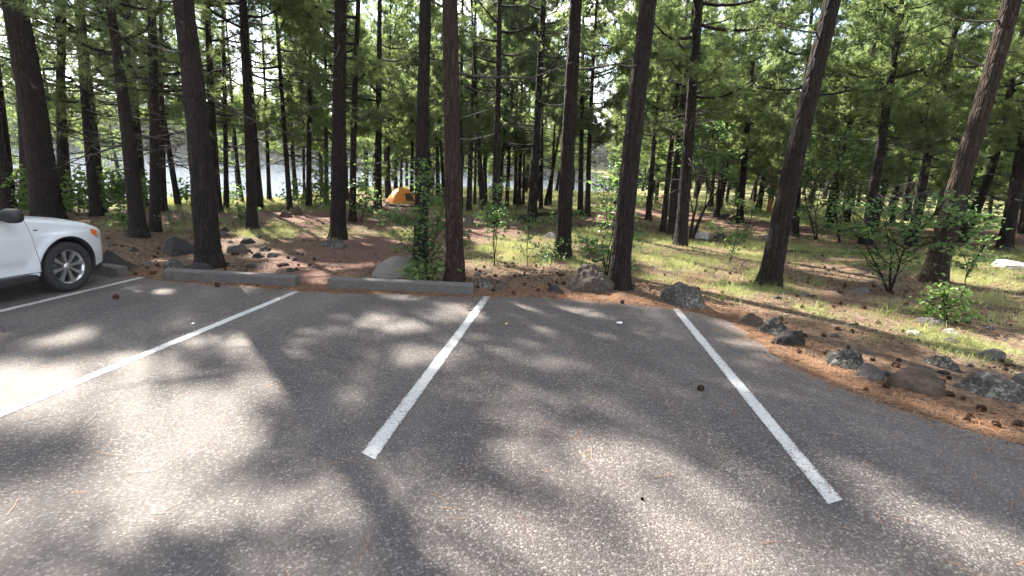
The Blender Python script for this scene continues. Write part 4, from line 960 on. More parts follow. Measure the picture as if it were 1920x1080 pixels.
rock(590, 384, 602, 392, 'rock_dark', 'small dark stone right of the straight thin pine')
rock(1092, 468, 1124, 490, 'rock_brown', 'rock peering over the big pyramid boulder')
SP = []
for k_ in range(6): SP.append(rock_geo(.07 + .02 * (k_ % 3), .06, .042, 900 + k_, 8, .14, 0, 20, 12).build('stone', MAT[['rock_brown', 'rock_dark', 'rock_grey'][k_ % 3]]))
sused = [False] * 6
def small(protos, flags, k, P, sc, lab, cat, grp, rot=None):
    o = protos[k] if not flags[k] else protos[k].copy()
    if flags[k]: COL.objects.link(o)
    flags[k] = True; o.location = P.tolist(); o.rotation_euler = rot or (rs.uniform(-.3, .3), rs.uniform(-.3, .3), rs.uniform(0, 6.28)); o.scale = (sc, sc, sc); return tag(o, lab, cat, grp)
def field(n, box, protos, flags, lab, cat, grp, s0, s1, lift, cond=None, tumble=False):
    c = 0; t = 0
    while c < n and t < n * 40:
        t += 1; px, py = rs.uniform(box[0], box[2]), rs.uniform(box[1], box[3]); P = hit(px, py)
        if inpoly(P[0], P[1], LOT) or segdist(P[0], P[1], LOT) < .12: continue
        P[2] += lift; small(protos, flags, rs.randrange(len(protos)), P, rs.uniform(s0, s1), lab, cat, grp, (rs.uniform(0, 6.28), rs.uniform(0, 6.28), rs.uniform(0, 6.28)) if tumble else None); c += 1
field(34, (190, 440, 570, 512), SP, sused, 'small loose stone lying in the brown litter left of the red path', 'stone', 'loose stones left of the red path', .5, 1.5, .01)
field(22, (890, 395, 1060, 550), SP, sused, 'small stone in the grass between the reddish pine and the pyramid boulder', 'stone', 'loose stones in the middle', .5, 1.3, .01)
field(26, (1420, 480, 1900, 720), SP, sused, 'small stone in the litter and dry grass at the right', 'stone', 'loose stones at the right', .5, 1.3, .01)

# ------------------------------------------------------------------ pine cones
def cone_geo(seed):
    r = np.random.default_rng(seed); G = Geo(); nu, nv = 13, 10
    ph = np.linspace(0, math.pi, nv); T = (np.arange(nu) * 2 * math.pi / nu)[None] + (np.arange(nv) % 2)[:, None] * math.pi / nu
    prof = np.sin(ph) ** .8 * (1.1 - .45 * ph / math.pi)
    rad = .030 * prof[:, None] * (1 + .34 * ((np.arange(nu)[None] + np.arange(nv)[:, None]) % 2)) * r.uniform(.9, 1.1, (nv, nu))
    V = np.stack([rad * np.cos(T), rad * np.sin(T), (-np.cos(ph) * .042)[:, None] * np.ones((1, nu))], -1)
    i = np.arange(nv - 1)[:, None] * nu + np.arange(nu)[None]; j = np.arange(nv - 1)[:, None] * nu + (np.arange(nu)[None] + 1) % nu
    G.add(V.reshape(-1, 3), np.stack([i, j, j + nu, i + nu], -1).reshape(-1, 4))
    # open scales
    for k in range(46):
        u = k / 46; a = k * 2.4; z = -.036 + .07 * u; rr_ = .030 * math.sin(math.pi * (u * .85 + .1)) ** .7 + .004
        d = np.array([math.cos(a), math.sin(a), 0]); s_ = np.array([-d[1], d[0], 0]) * .0085; p = d * rr_ * .7 + [0, 0, z]; q_ = d * (rr_ + .010) + [0, 0, z + .006]
        G.add([p - s_ * .6, p + s_ * .6, q_ + s_, q_ - s_, q_ + [0, 0, .004]], [[0, 1, 2, 3]]); G.add([q_ + s_, q_ - s_, q_ + d * .003 + [0, 0, .006]], [[0, 1, 2]])
    return G
CPR = [cone_geo(300 + k).build('pine_cone', MAT['cone'], smooth=False) for k in range(5)]; cused = [False] * 5
def one_cone(px, py, lab, s=1.0, grp=None):
    P = lot_pt(px, py); P[2] += .03 * s; return small(CPR, cused, rs.randrange(5), P, s, lab, 'pine cone', grp, (1.3, rs.uniform(0, 6), rs.uniform(0, 6)))
one_cone(1313, 731, 'reddish brown pine cone lying on the asphalt of the right stall', .66)
one_cone(218, 560, 'dark pine cone on the asphalt right of the white car', .9)
one_cone(408, 538, 'dark pine cone on the asphalt under the middle wheel stop', .9)
one_cone(1204, 937, 'tiny brown cone fragment near the bottom of the asphalt', .22)
one_cone(1166, 569, 'small brown cone at the upper edge of the asphalt', .8)
field(44, (1390, 600, 1915, 800), CPR, cused, 'dark brown pine cone in the needle band beside the lot at the right', 'pine cone', 'pine cones in the needle band at the right', .42, .85, .014, tumble=True)
field(34, (1450, 478, 1900, 600), CPR, cused, 'dark pine cone in the shaded litter round the leaning pines', 'pine cone', 'pine cones round the leaning pines', .55, .9, .022, tumble=True)
field(46, (886, 478, 1150, 552), CPR, cused, 'dark pine cone strewn left of the pyramid boulder', 'pine cone', 'pine cones left of the pyramid boulder', .55, .9, .022, tumble=True)
field(44, (200, 446, 600, 516), CPR, cused, 'dark pine cone in the litter behind the wheel stops', 'pine cone', 'pine cones behind the wheel stops', .55, .9, .022, tumble=True)
field(16, (1180, 470, 1420, 570), CPR, cused, 'pine cone in the sunny dry grass between the knotted and the leaning pine', 'pine cone', 'pine cones in the dry grass', .55, .85, .022, tumble=True)

# ------------------------------------------------------------------ oaks and shrubs
LT = np.array([(0, 0, 0), (.3, .26, .06), (.52, .17, .04), (.72, .30, .05), (1, 0, -.06), (.72, -.30, .05), (.52, -.17, .04), (.3, -.26, .06)])
LF = np.array([[0, 1, 2, 3], [0, 3, 4, 4], [0, 5, 6, 7]])
def leaves(G, Cn, S, r, flat=.75):
    n = len(Cn)
    if n == 0: return
    x = r.normal(size=(n, 3)); x[:, 2] *= .45; x[:, 2] -= .12; x /= np.linalg.norm(x, axis=1)[:, None]
    up = r.normal(0, .55, (n, 3)); up[:, 2] += 1.2 * flat; y = np.cross(up, x); y /= np.linalg.norm(y, axis=1)[:, None]; z = np.cross(x, y)
    s = S * r.uniform(.6, 1.2, (n, 1, 1))
    V = Cn[:, None] + s * (LT[None, :, 0:1] * x[:, None] + LT[None, :, 1:2] * y[:, None] + LT[None, :, 2:3] * z[:, None])
    k = np.arange(n)[:, None, None] * 8; F4 = (k + np.array([[0, 1, 2, 3], [0, 5, 6, 7]])[None]).reshape(-1, 4); F3 = (k + np.array([[0, 3, 4], [0, 4, 5]])[None]).reshape(-1, 3)
    t = np.repeat(np.clip(r.normal(.5, .22, n), 0, 1), 8); c = np.stack([t, t, t, np.ones_like(t)], 1)
    G.add(V.reshape(-1, 3), F4, 0, c); G.f.append(F3 + G.n - n * 8); G.m.append(np.zeros(len(F3), int))
def bush(label, base, blobs, leaf=.085, mat='leaf', name='oak_sapling', cat='sapling', grp=None, stem=.014, nstems=None, dens=1.0, deep=.8, prune=False, stemmat='bark'):
    """blobs: (px, py, rx, ry, leaves) outlines of the leafy masses in the photo"""
    r = np.random.default_rng(int(base[0] * 3 + base[1])); P0 = hit(*base); mp_ = m_per_px(P0); o = empty(name, P0, label, cat, grp)
    GL, GS_ = Geo(), Geo(); v = P0[:2] / np.linalg.norm(P0[:2]); dv = np.array([v[0], v[1], 0]); sv = np.array([v[1], -v[0], 0])
    hs = sorted(blobs, key=lambda b_: b_[1]); leaders = []
    for q_ in range(1 if len(blobs) < 6 else (2 if len(blobs) < 12 else 3)):
        b_ = hs[min(q_ * 2, len(hs) - 1)]; tp = wall_pt(P0, b_[0], b_[1] + b_[3] * .2); g0 = P0 + sv * r.normal(0, .03 * q_) + dv * r.normal(0, .05 * q_); g0[2] = P0[2] - .04
        md = g0 + (tp - g0) * .5 + sv * r.normal(0, .06) * (tp[2] - g0[2]) + dv * r.normal(0, .06) * (tp[2] - g0[2]); ld = catmull(np.array([g0, g0 + (md - g0) * .5 + sv * r.normal(0, .015), md, tp]), 24); leaders.append(ld)
        GS_.tube(ld, np.linspace(stem * (1 + .25 * (tp[2] - g0[2])), .005, 24), 6, cap=False)
    for (bx, by, rx, ry, n) in blobs:
        n = int(n * dens); c = wall_pt(P0, bx, by) + dv * r.normal(0, .25) * deep * rx * mp_; RX, RY = rx * mp_, ry * mp_
        gb = P0
        k0 = r.integers(0, len(leaders)); ld = leaders[k0]; fr = r.uniform(.30, .62); q0 = ld[np.argmin(np.abs(ld[:, 2] - (P0[2] + (c[2] - P0[2]) * fr)))]
        m_ = q0 + (c - q0) * .55 + [0, 0, -.06 * np.linalg.norm(c - q0)] + r.normal(0, .04, 3)
        st_ = catmull(np.array([q0, m_, c, c + (c - m_) * .3 + [0, 0, RY * .3]]), 14); L = np.linalg.norm(c - q0)
        GS_.tube(st_, np.linspace(stem * .45 * (1 + .3 * L), .0035, 14), 5, cap=False)
        nc = max(3, n // 8); d = r.normal(size=(nc, 3)); d /= np.linalg.norm(d, axis=1)[:, None]; d *= r.uniform(.25, 1.0, (nc, 1)) ** .6
        tips = c + sv * d[:, :1] * RX + dv * d[:, 1:2] * RX * deep + np.array([0, 0, 1]) * d[:, 2:] * RY
        for t_ in tips:
            q_ = st_[min(13, max(4, int(r.integers(5, 14))))]; mm = (q_ + t_) / 2 + [0, 0, .02] + r.normal(0, .02, 3)
            GS_.tube([q_, mm, t_], [.005, .004, .002], 3, cap=False)
        k = r.integers(0, nc, n); sp = r.normal(0, 1, (n, 3)) * [.085, .085, .05] * (leaf / .085); f_ = r.uniform(0, 1, (n, 1)) ** .5
        P = tips[k] + sp - (tips[k] - c) * (1 - f_) * .25
        if prune: P = P[~wants_sun(P) | (r.uniform(size=len(P)) < .3)]
        leaves(GL, P, leaf, r)
    GS_.build('stem', MAT[stemmat], o, P0); GL.build('leaves', MAT[mat], o, P0, smooth=False); return o
bush('leafy green oak sapling in front of the dark pine and beside the reddish pine', (803, 526), [
    (800, 300, 20, 16, 60), (790, 330, 28, 22, 130), (812, 360, 30, 24, 170), (795, 395, 28, 24, 170), (820, 425, 34, 24, 200), (790, 440, 26, 26, 150), (812, 470, 30, 24, 150), (778, 480, 26, 18, 100), (760, 465, 24, 14, 60),
    (730, 405, 28, 14, 120), (765, 415, 28, 14, 90), (710, 402, 12, 10, 40), (850, 440, 26, 24, 110), (875, 452, 16, 18, 70), (845, 400, 20, 16, 70), (835, 378, 24, 14, 70)], .08, stem=.010, dens=.62)
bush('low pale leaved sprouts at the foot of the leafy oak sapling', (800, 532), [(785, 505, 22, 12, 90), (815, 500, 26, 12, 110), (800, 515, 30, 10, 80), (770, 512, 14, 8, 30)], .08, 'leaf_pale', stem=.006)
bush('thin stemmed sapling with a small dark crown before the tall clean pine', (928, 498), [(928, 362, 14, 14, 35), (918, 385, 18, 14, 60), (936, 405, 18, 14, 60), (915, 412, 14, 12, 45), (930, 430, 16, 12, 45), (945, 345, 12, 10, 25)], .085, stem=.009)
bush('small thin sapling left of the pyramid boulder', (990, 502), [(988, 442, 16, 10, 26), (1004, 462, 20, 12, 34), (978, 466, 14, 10, 22), (992, 425, 10, 8, 12)], .085, stem=.006)
bush('loose dark green shrub between the right leaning pine and the pyramid boulder', (1030, 500), [(1016, 470, 18, 16, 40), (1036, 478, 18, 14, 50), (1045, 455, 12, 10, 20)], .085, name='oak_shrub', cat='shrub', stem=.006)
bush('oak shrub wrapping the left side of the knotted pine', (1138, 522), [(1132, 470, 34, 16, 120), (1102, 462, 22, 16, 80), (1120, 495, 24, 12, 60), (1150, 430, 26, 16, 90), (1178, 412, 26, 18, 110), (1140, 400, 18, 14, 50), (1186, 445, 22, 14, 60),
    (1150, 355, 22, 20, 80), (1175, 345, 22, 18, 80), (1165, 320, 18, 14, 50), (1170, 380, 20, 14, 60), (1168, 495, 22, 10, 50), (1175, 510, 20, 9, 40), (1130, 340, 14, 12, 30)], .09, stem=.009)
bush('thin leaning sapling with flat leafy sprays in the dry grass', (1366, 496), [(1374, 440, 30, 8, 60), (1398, 432, 24, 8, 50), (1350, 426, 16, 8, 26), (1385, 420, 18, 7, 26), (1376, 465, 10, 10, 20)], .085, stem=.008)
bush('spreading young oak with layered leaves left of the massive leaning pine', (1668, 548), [
    (1632, 440, 56, 7, 120), (1590, 425, 50, 6, 90), (1695, 428, 50, 8, 130), (1745, 412, 54, 7, 130), (1800, 398, 50, 6, 110), (1840, 418, 34, 6, 70), (1655, 398, 56, 8, 130), (1715, 380, 50, 7, 110),
    (1775, 372, 44, 6, 80), (1612, 472, 50, 6, 90), (1680, 470, 44, 6, 80), (1735, 452, 44, 6, 80), (1630, 500, 44, 5, 50), (1700, 495, 40, 5, 50), (1590, 388, 40, 7, 70), (1820, 440, 26, 5, 36), (1665, 518, 26, 4, 22)], .085, name='oak_tree', cat='oak', stem=.018)
bush('low bright green bush in the sun below the massive leaning pine', (1772, 606), [(1768, 555, 34, 10, 110), (1745, 570, 26, 9, 80), (1795, 572, 30, 10, 100), (1765, 585, 34, 9, 110), (1740, 592, 18, 7, 40), (1810, 590, 24, 8, 50), (1780, 540, 22, 8, 50), (1815, 545, 20, 8, 30)], .07, 'leaf_pale', dens=.75, name='low_bush', cat='bush', stem=.008)
bush('sparse sapling right of the massive pine beside the road', (1800, 560), [(1812, 500, 26, 12, 50), (1836, 478, 24, 12, 60), (1800, 470, 20, 10, 40), (1850, 455, 18, 10, 30)], .09, stem=.008)
TH = 'young oaks of the thicket at the right'
bush('tall young oak at the left of the thicket', (1530, 450), [(1520, 270, 30, 26, 120), (1545, 300, 34, 26, 170), (1520, 340, 30, 24, 140), (1548, 370, 34, 22, 150), (1515, 400, 30, 18, 90), (1540, 425, 40, 14, 130)], .12, name='oak_tree', cat='oak', grp=TH, stem=.02)
bush('tall young oak in the middle of the thicket', (1575, 455), [(1575, 260, 30, 26, 110), (1600, 300, 34, 26, 160), (1570, 330, 30, 24, 140), (1600, 360, 34, 22, 150), (1575, 395, 34, 18, 130), (1590, 430, 44, 14, 160)], .12, name='oak_tree', cat='oak', grp=TH, stem=.02)
bush('young oak at the right end of the thicket beside the dark tall pine', (1640, 450), [(1630, 320, 30, 20, 110), (1655, 345, 34, 20, 140), (1625, 370, 30, 20, 120), (1660, 390, 36, 16, 130)], .12, name='oak_tree', cat='oak', grp=TH, stem=.018)
bush('dark broadleaf tree with a curved trunk right of the rugged pine', (1295, 453), [(1330, 250, 34, 18, 120), (1300, 275, 34, 18, 120), (1345, 285, 38, 18, 150), (1320, 315, 36, 16, 140), (1360, 318, 24, 14, 70), (1290, 310, 24, 14, 60), (1340, 235, 28, 12, 60)], .12, name='oak_tree', cat='oak', stem=.035)
bush('green bush beside the two boulders across the road', (1405, 422), [(1395, 385, 16, 14, 70), (1372, 372, 18, 16, 80), (1418, 395, 22, 14, 80), (1440, 372, 22, 16, 70), (1425, 350, 20, 14, 50)], .12, name='oak_shrub', cat='shrub', stem=.012)
bush('pale bushy sapling before the green meadow', (1128, 402), [(1118, 355, 14, 16, 60), (1135, 340, 14, 16, 60), (1128, 378, 18, 14, 70), (1140, 365, 12, 14, 40)], .14, 'leaf_pale', name='oak_shrub', cat='shrub', stem=.012)
bush('shrub in the low plants right of the thin sapling', (1090, 424), [(1075, 405, 22, 9, 70), (1100, 410, 18, 9, 60), (1050, 412, 18, 8, 40)], .12, name='oak_shrub', cat='shrub', stem=.008)
bush('low green ground bush in the middle beneath the tall dark pine', (1000, 428), [(960, 410, 24, 7, 90), (1000, 405, 24, 7, 90), (1035, 410, 22, 7, 80), (940, 398, 20, 6, 60), (1010, 418, 24, 5, 60)], .11, name='oak_shrub', cat='shrub', stem=.006, deep=1.6)
bush('grey green low bush right of the reddish pine', (905, 418), [(890, 405, 16, 9, 50), (912, 400, 18, 8, 60), (930, 408, 16, 8, 50)], .11, name='oak_shrub', cat='shrub', stem=.006, deep=1.4)
bush('small bright sapling left of the bent-limbed pine', (232, 432), [(226, 405, 14, 14, 80), (238, 418, 12, 10, 40), (220, 420, 10, 8, 30), (232, 388, 10, 8, 26)], .10, 'leaf_pale', stem=.007)
bush('green sapling in front of the tall slender pine', (458, 430), [(452, 400, 12, 14, 60), (462, 412, 14, 12, 60), (446, 385, 10, 10, 34), (470, 396, 10, 10, 30)], .10, stem=.007)
bush('thin weed-like sapling right of the forked pine', (320, 436), [(318, 410, 12, 10, 26), (326, 420, 14, 8, 22), (345, 412, 12, 10, 26)], .09, stem=.005)
LB = 'shrubs on the lake bank'
bush('large green lakeside bush right of the two slim pines', (225, 400), [(214, 345, 26, 22, 260), (232, 370, 26, 18, 230), (205, 372, 20, 18, 180), (246, 350, 18, 18, 120), (222, 325, 18, 12, 70)], .15, 'leaf_pale', name='lakeside_bush', cat='bush', grp=LB, stem=.014)
bush('lakeside bush between car and the two slim pines', (146, 398), [(148, 350, 18, 20, 170), (138, 375, 18, 18, 170), (160, 378, 16, 16, 130), (150, 325, 14, 14, 60)], .15, 'leaf_pale', name='lakeside_bush', cat='bush', grp=LB, stem=.014)
bush('pale bush at the left picture edge by the lake', (40, 400), [(38, 350, 14, 24, 120), (46, 385, 14, 18, 120), (30, 330, 12, 14, 60)], .15, 'leaf_pale', name='lakeside_bush', cat='bush', grp=LB, stem=.014)
bush('lakeside bush behind the forked pine', (268, 392), [(272, 340, 14, 20, 110), (262, 368, 16, 18, 130), (280, 375, 12, 12, 60)], .15, 'leaf_pale', name='lakeside_bush', cat='bush', grp=LB, stem=.012)
bush('sunlit bush between the lake and the leftward leaning thin pine', (350, 384), [(348, 352, 18, 14, 130), (362, 368, 16, 12, 90), (335, 362, 14, 12, 70)], .15, 'leaf_pale', name='lakeside_bush', cat='bush', grp=LB, stem=.012)
bush('low green bush behind the tall slender pine', (436, 384), [(432, 366, 14, 10, 80), (445, 358, 12, 12, 70), (420, 372, 10, 8, 40)], .14, 'leaf_pale', name='lakeside_bush', cat='bush', grp=LB, stem=.01)
bush('pale tall lakeside shrub left of the straight brown pine', (600, 388), [(608, 300, 18, 20, 130), (598, 330, 22, 22, 190), (612, 355, 20, 18, 170), (588, 362, 18, 18, 140), (605, 378, 24, 10, 110)], .14, 'leaf_pale', name='lakeside_bush', cat='bush', grp=LB, stem=.014)
bush('pale shrub by the water left of the straight thin pine', (560, 386), [(556, 350, 16, 18, 120), (548, 370, 18, 12, 90), (566, 370, 16, 12, 90)], .14, 'leaf_pale', name='lakeside_bush', cat='bush', grp=LB, stem=.012)
bush('dark green shrub round the foot of the pine right of the path-side pine', (676, 416), [(676, 345, 20, 18, 150), (690, 370, 20, 18, 170), (672, 385, 20, 14, 140), (692, 395, 16, 10, 80), (684, 320, 16, 14, 70)], .12, name='oak_shrub', cat='shrub', stem=.012)
bush('small shrub left of the orange tent', (722, 366), [(724, 345, 10, 14, 60), (718, 356, 12, 10, 60)], .15, 'leaf_pale', name='lakeside_bush', cat='bush', grp=LB, stem=.01)
bush('shrub in the sun far behind the slim right-leaning pine', (1212, 392), [(1208, 345, 16, 20, 80), (1222, 365, 16, 16, 80), (1200, 372, 14, 12, 50)], .16, 'leaf_pale', name='oak_shrub', cat='shrub', stem=.012)
bush('leafy bush behind the massive pine towards the road', (1830, 440), [(1830, 385, 26, 18, 130), (1855, 400, 22, 14, 100), (1806, 395, 20, 14, 80), (1880, 385, 24, 18, 90)], .15, name='oak_shrub', cat='shrub', stem=.014)

# ------------------------------------------------------------------ grass and loose needles
def density_sample(n, box_r, r, ch, a0=-50, a1=52, thr=.0):
    a = r.uniform(a0, a1, n * 3); D = np.sqrt(r.uniform(box_r[0] ** 2, box_r[1] ** 2, n * 3)); x, y = D * np.sin(np.radians(a)), D * np.cos(np.radians(a))
    z_ = zones(x, y)[ch]; k = (r.uniform(size=len(x)) < z_ ** 1.3) & ~inpoly(x, y, LOT); return x[k][:n], y[k][:n]
r = np.random.default_rng(5); G = Geo()
def blades(G, x, y, nb, hh, wd, r, spread=.05):
    z = height(x, y); n = len(x); tuft = np.clip(fbm(x / 1.8, y / 1.8, s=71) + r.normal(0, .13, n), 0, 1)
    b = np.stack([x, y, z - .01], 1)[:, None] + np.concatenate([r.normal(0, spread, (n, nb, 2)), np.zeros((n, nb, 1))], 2)
    d = r.normal(0, .42, (n, nb, 3)); d[..., 2] = 1; d /= np.linalg.norm(d, axis=2)[..., None]; L = hh * r.uniform(.35, 1.2, (n, nb, 1))
    s = np.cross(d, r.normal(size=(n, nb, 3))); s /= np.linalg.norm(s, axis=2)[..., None]; s *= wd / 2
    mid = b + d * L * .55; bend = d + np.stack([d[..., 0], d[..., 1], -.5 * np.ones((n, nb))], -1) * .8; tip = mid + bend * L * .45
    V = np.stack([b - s, b + s, mid + s * .7, mid - s * .7, tip], 2).reshape(-1, 3); k = np.arange(n * nb)[:, None] * 5
    t = np.repeat(np.clip(np.repeat(.28 + (tuft - .3) * .95, nb) + r.normal(0, .12, n * nb), 0, 1), 5)
    G.add(V, k + np.array([[0, 1, 2, 3]]), 0, np.stack([t, t, t, np.ones_like(t)], 1)); G.f.append(k + np.array([[3, 2, 4]]) + G.n - len(V)); G.m.append(np.zeros(n * nb, int))
x, y = density_sample(15000, (7, 16), r, 1); blades(G, x, y, 7, .13, .006, r)
x, y = density_sample(16000, (16, 30), r, 1); blades(G, x, y, 6, .19, .013, r, .08)
x, y = density_sample(7000, (30, 48), r, 1); blades(G, x, y, 5, .28, .03, r, .14)
x, y = density_sample(700, (8, 22), r, 1); blades(G, x, y, 22, .26, .007, r, .06)
tag(G.build('grass', MAT['grass'], smooth=False), 'patchy green and straw coloured grass on the forest floor', 'grass', kind='stuff')
G = Geo()
def litter(G, x, y, z, L, wd, r):
    n = len(x); a = r.uniform(0, 6.28, n); b_ = a + r.normal(0, .25, n); l = L * r.uniform(.5, 1.1, n); p = np.stack([x, y, z], 1)
    d1 = np.stack([np.cos(a), np.sin(a), r.normal(0, .10, n)], 1) * l[:, None] / 2; d2 = np.stack([np.cos(b_), np.sin(b_), r.normal(0, .06, n)], 1) * l[:, None] / 2
    s = np.stack([-np.sin(a), np.cos(a), np.zeros(n)], 1) * wd / 2
    V = np.stack([p - d1 - s, p - d1 + s, p + s, p - s, p + d2 + s, p + d2 - s], 1); k = np.arange(n)[:, None] * 6
    t = np.repeat(np.clip(r.normal(.5, .25, n), 0, 1), 6)
    G.add(V.reshape(-1, 3), np.concatenate([k + [[0, 1, 2, 3]], k + [[3, 2, 4, 5]]]), 0, np.stack([t, t, t, np.ones_like(t)], 1))
x, y = density_sample(38000, (3, 13), r, 2, -50, 60); litter(G, x, y, height(x, y) + r.uniform(.003, .018, len(x)), .15, .0032, r)
x, y = r.uniform(-14, 14, 14000), r.uniform(7, 17, 14000); k = ~inpoly(x, y, LOT); x, y = x[k], y[k]; litter(G, x, y, height(x, y) + .006, .16, .0035, r)
# a few on the asphalt, thicker near its edge
x, y = r.uniform(-9, 9, 60000), r.uniform(.6, 9, 60000); d_ = segdist(x, y, LOT); k = inpoly(x, y, LOT) & (r.uniform(size=60000) < (.012 + .9 * np.exp(-d_ / .14) * (fbm(x / .5, y / .5, s=91) > .47) + .30 * np.exp(-d_ / .25) + .05 * np.exp(-d_ / 1.3))); x, y = x[k], y[k]
litter(G, x, y, plane_z(x, y) + .006, .14, .0030, r)
tag(G.build('needle_litter', MAT['dry_needle'], smooth=False), 'fallen orange brown pine needles along the edge of the asphalt', 'pine needles', kind='stuff')

G = Geo()
def chips(G, x, y, z, s0, s1, r):
    n = len(x); p = np.stack([x, y, z], 1); d = r.normal(size=(n, 2, 3)); d[..., 2] *= .45; d /= np.linalg.norm(d, axis=2)[..., None]; s = r.uniform(s0, s1, (n, 1)) * r.uniform(.6, 1.5, (n, 1))
    a, b = d[:, 0] * s, d[:, 1] * s * .55; V = np.stack([p - a, p + b, p + a, p - b * r.uniform(.3, 1, (n, 1))], 1); t = np.repeat(np.clip(r.normal(.4, .28, n), 0, 1), 4)
    G.add(V.reshape(-1, 3), np.arange(n * 4).reshape(-1, 4), 0, np.stack([t, t, t, np.ones_like(t)], 1))
for n_, d0, d1, s0, s1 in ((26000, 7, 15, .010, .030), (16000, 15, 26, .018, .045)):
    a = r.uniform(-50, 52, n_ * 2); D = np.sqrt(r.uniform(d0 ** 2, d1 ** 2, n_ * 2)); x, y = D * np.sin(np.radians(a)), D * np.cos(np.radians(a)); pz = zones(x, y)
    k = ~inpoly(x, y, LOT) & (r.uniform(size=len(x)) < (.75 - .45 * pz[1] - .45 * pz[0]) * sstep(.35, .6, fbm(x / .9, y / .9, s=81)) ); x, y = x[k][:n_], y[k][:n_]; chips(G, x, y, height(x, y) + .008, s0, s1, r)
a = r.uniform(-50, 60, 9000); D = r.uniform(4, 12, 9000); x, y = D * np.sin(np.radians(a)), D * np.cos(np.radians(a)); dl_ = segdist(x, y, LOT); io = inpoly(x, y, LOT)
k = np.where(io, r.uniform(size=9000) < .5 * np.exp(-dl_ / .12), r.uniform(size=9000) < np.exp(-dl_ / 1.5)); x, y, io = x[k], y[k], io[k]; chips(G, x, y, np.where(io, plane_z(x, y), height(x, y)) + .008, .008, .022, r)
tag(G.build('forest_debris', MAT['debris'], smooth=False), 'dark bark chips and dead leaves strewn over the forest floor', 'debris', kind='stuff')

# fallen wood
def log(p0, p1, rad, mat, lab, cat='log', nm='log'):
    a, b = hit(*p0), hit(*p1); k = 10; P = a + (b - a) * np.linspace(0, 1, k)[:, None]; P[:, 2] = height(P[:, 0], P[:, 1]) + rad * .7; rr_ = np.random.default_rng(int(p0[0])); P[:, :2] += rr_.normal(0, rad * .5, (k, 2))
    G = Geo(); G.tube(P, np.linspace(rad, rad * .6, k), 8); o = G.build(nm, MAT[mat], None, P.mean(0)); return tag(o, lab, cat)
log((722, 386), (800, 389), .05, 'twig', 'long grey pole lying on the ground before the orange tent')
log((726, 383), (762, 396), .04, 'twig', 'slanting fallen pole left of the tent')
log((1000, 408), (1050, 402), .10, 'bark', 'dark fallen log in the low plants behind the tall dark pine')
log((1815, 497), (1905, 486), .06, 'twig', 'pale dead log before the sunlit slab at the right')
log((1800, 508), (1925, 502), .05, 'wood', 'thin pale fallen trunk in the grass at the right edge')
log((1450, 472), (1560, 478), .05, 'bark', 'fallen dark branch behind the leaning pine')
log((560, 503), (610, 500), .012, 'twig', 'thin stick across the red path', 'stick', 'stick')
log((420, 525 + 8), (448, 531), .008, 'twig', 'pale twig on the asphalt by the middle wheel stop', 'stick', 'stick')
log((1290, 452), (1345, 454), .06, 'bark', 'dark fallen branch right of the rugged pine')
for (px_, py_, ll, nm, mt, c_) in [(1161, 606, 'small white scrap of paper on the asphalt near the right stall line', 'paper_scrap', 'litter', 'scrap'), (362, 608, 'tiny white speck of litter on the asphalt left of the first full line', 'paper_scrap', 'litter', 'scrap'), (949, 608, 'tiny yellow leaf on the asphalt', 'fallen_leaf', 'leaf_yellow', 'leaf')]:
    P = lot_pt(px_, py_); G = Geo(); s_ = .045 if px_ == 1161 else .02
    G.add([P + [-s_, -s_ * .4, .008], P + [s_ * .6, -s_ * .6, .006], P + [s_, s_ * .3, .016], P + [-s_ * .4, s_ * .6, .010], P + [0, 0, .022]], [[0, 1, 4], [1, 2, 4], [2, 3, 4], [3, 0, 4]])
    tag(G.build(nm, MAT[mt], None, P), ll, c_)

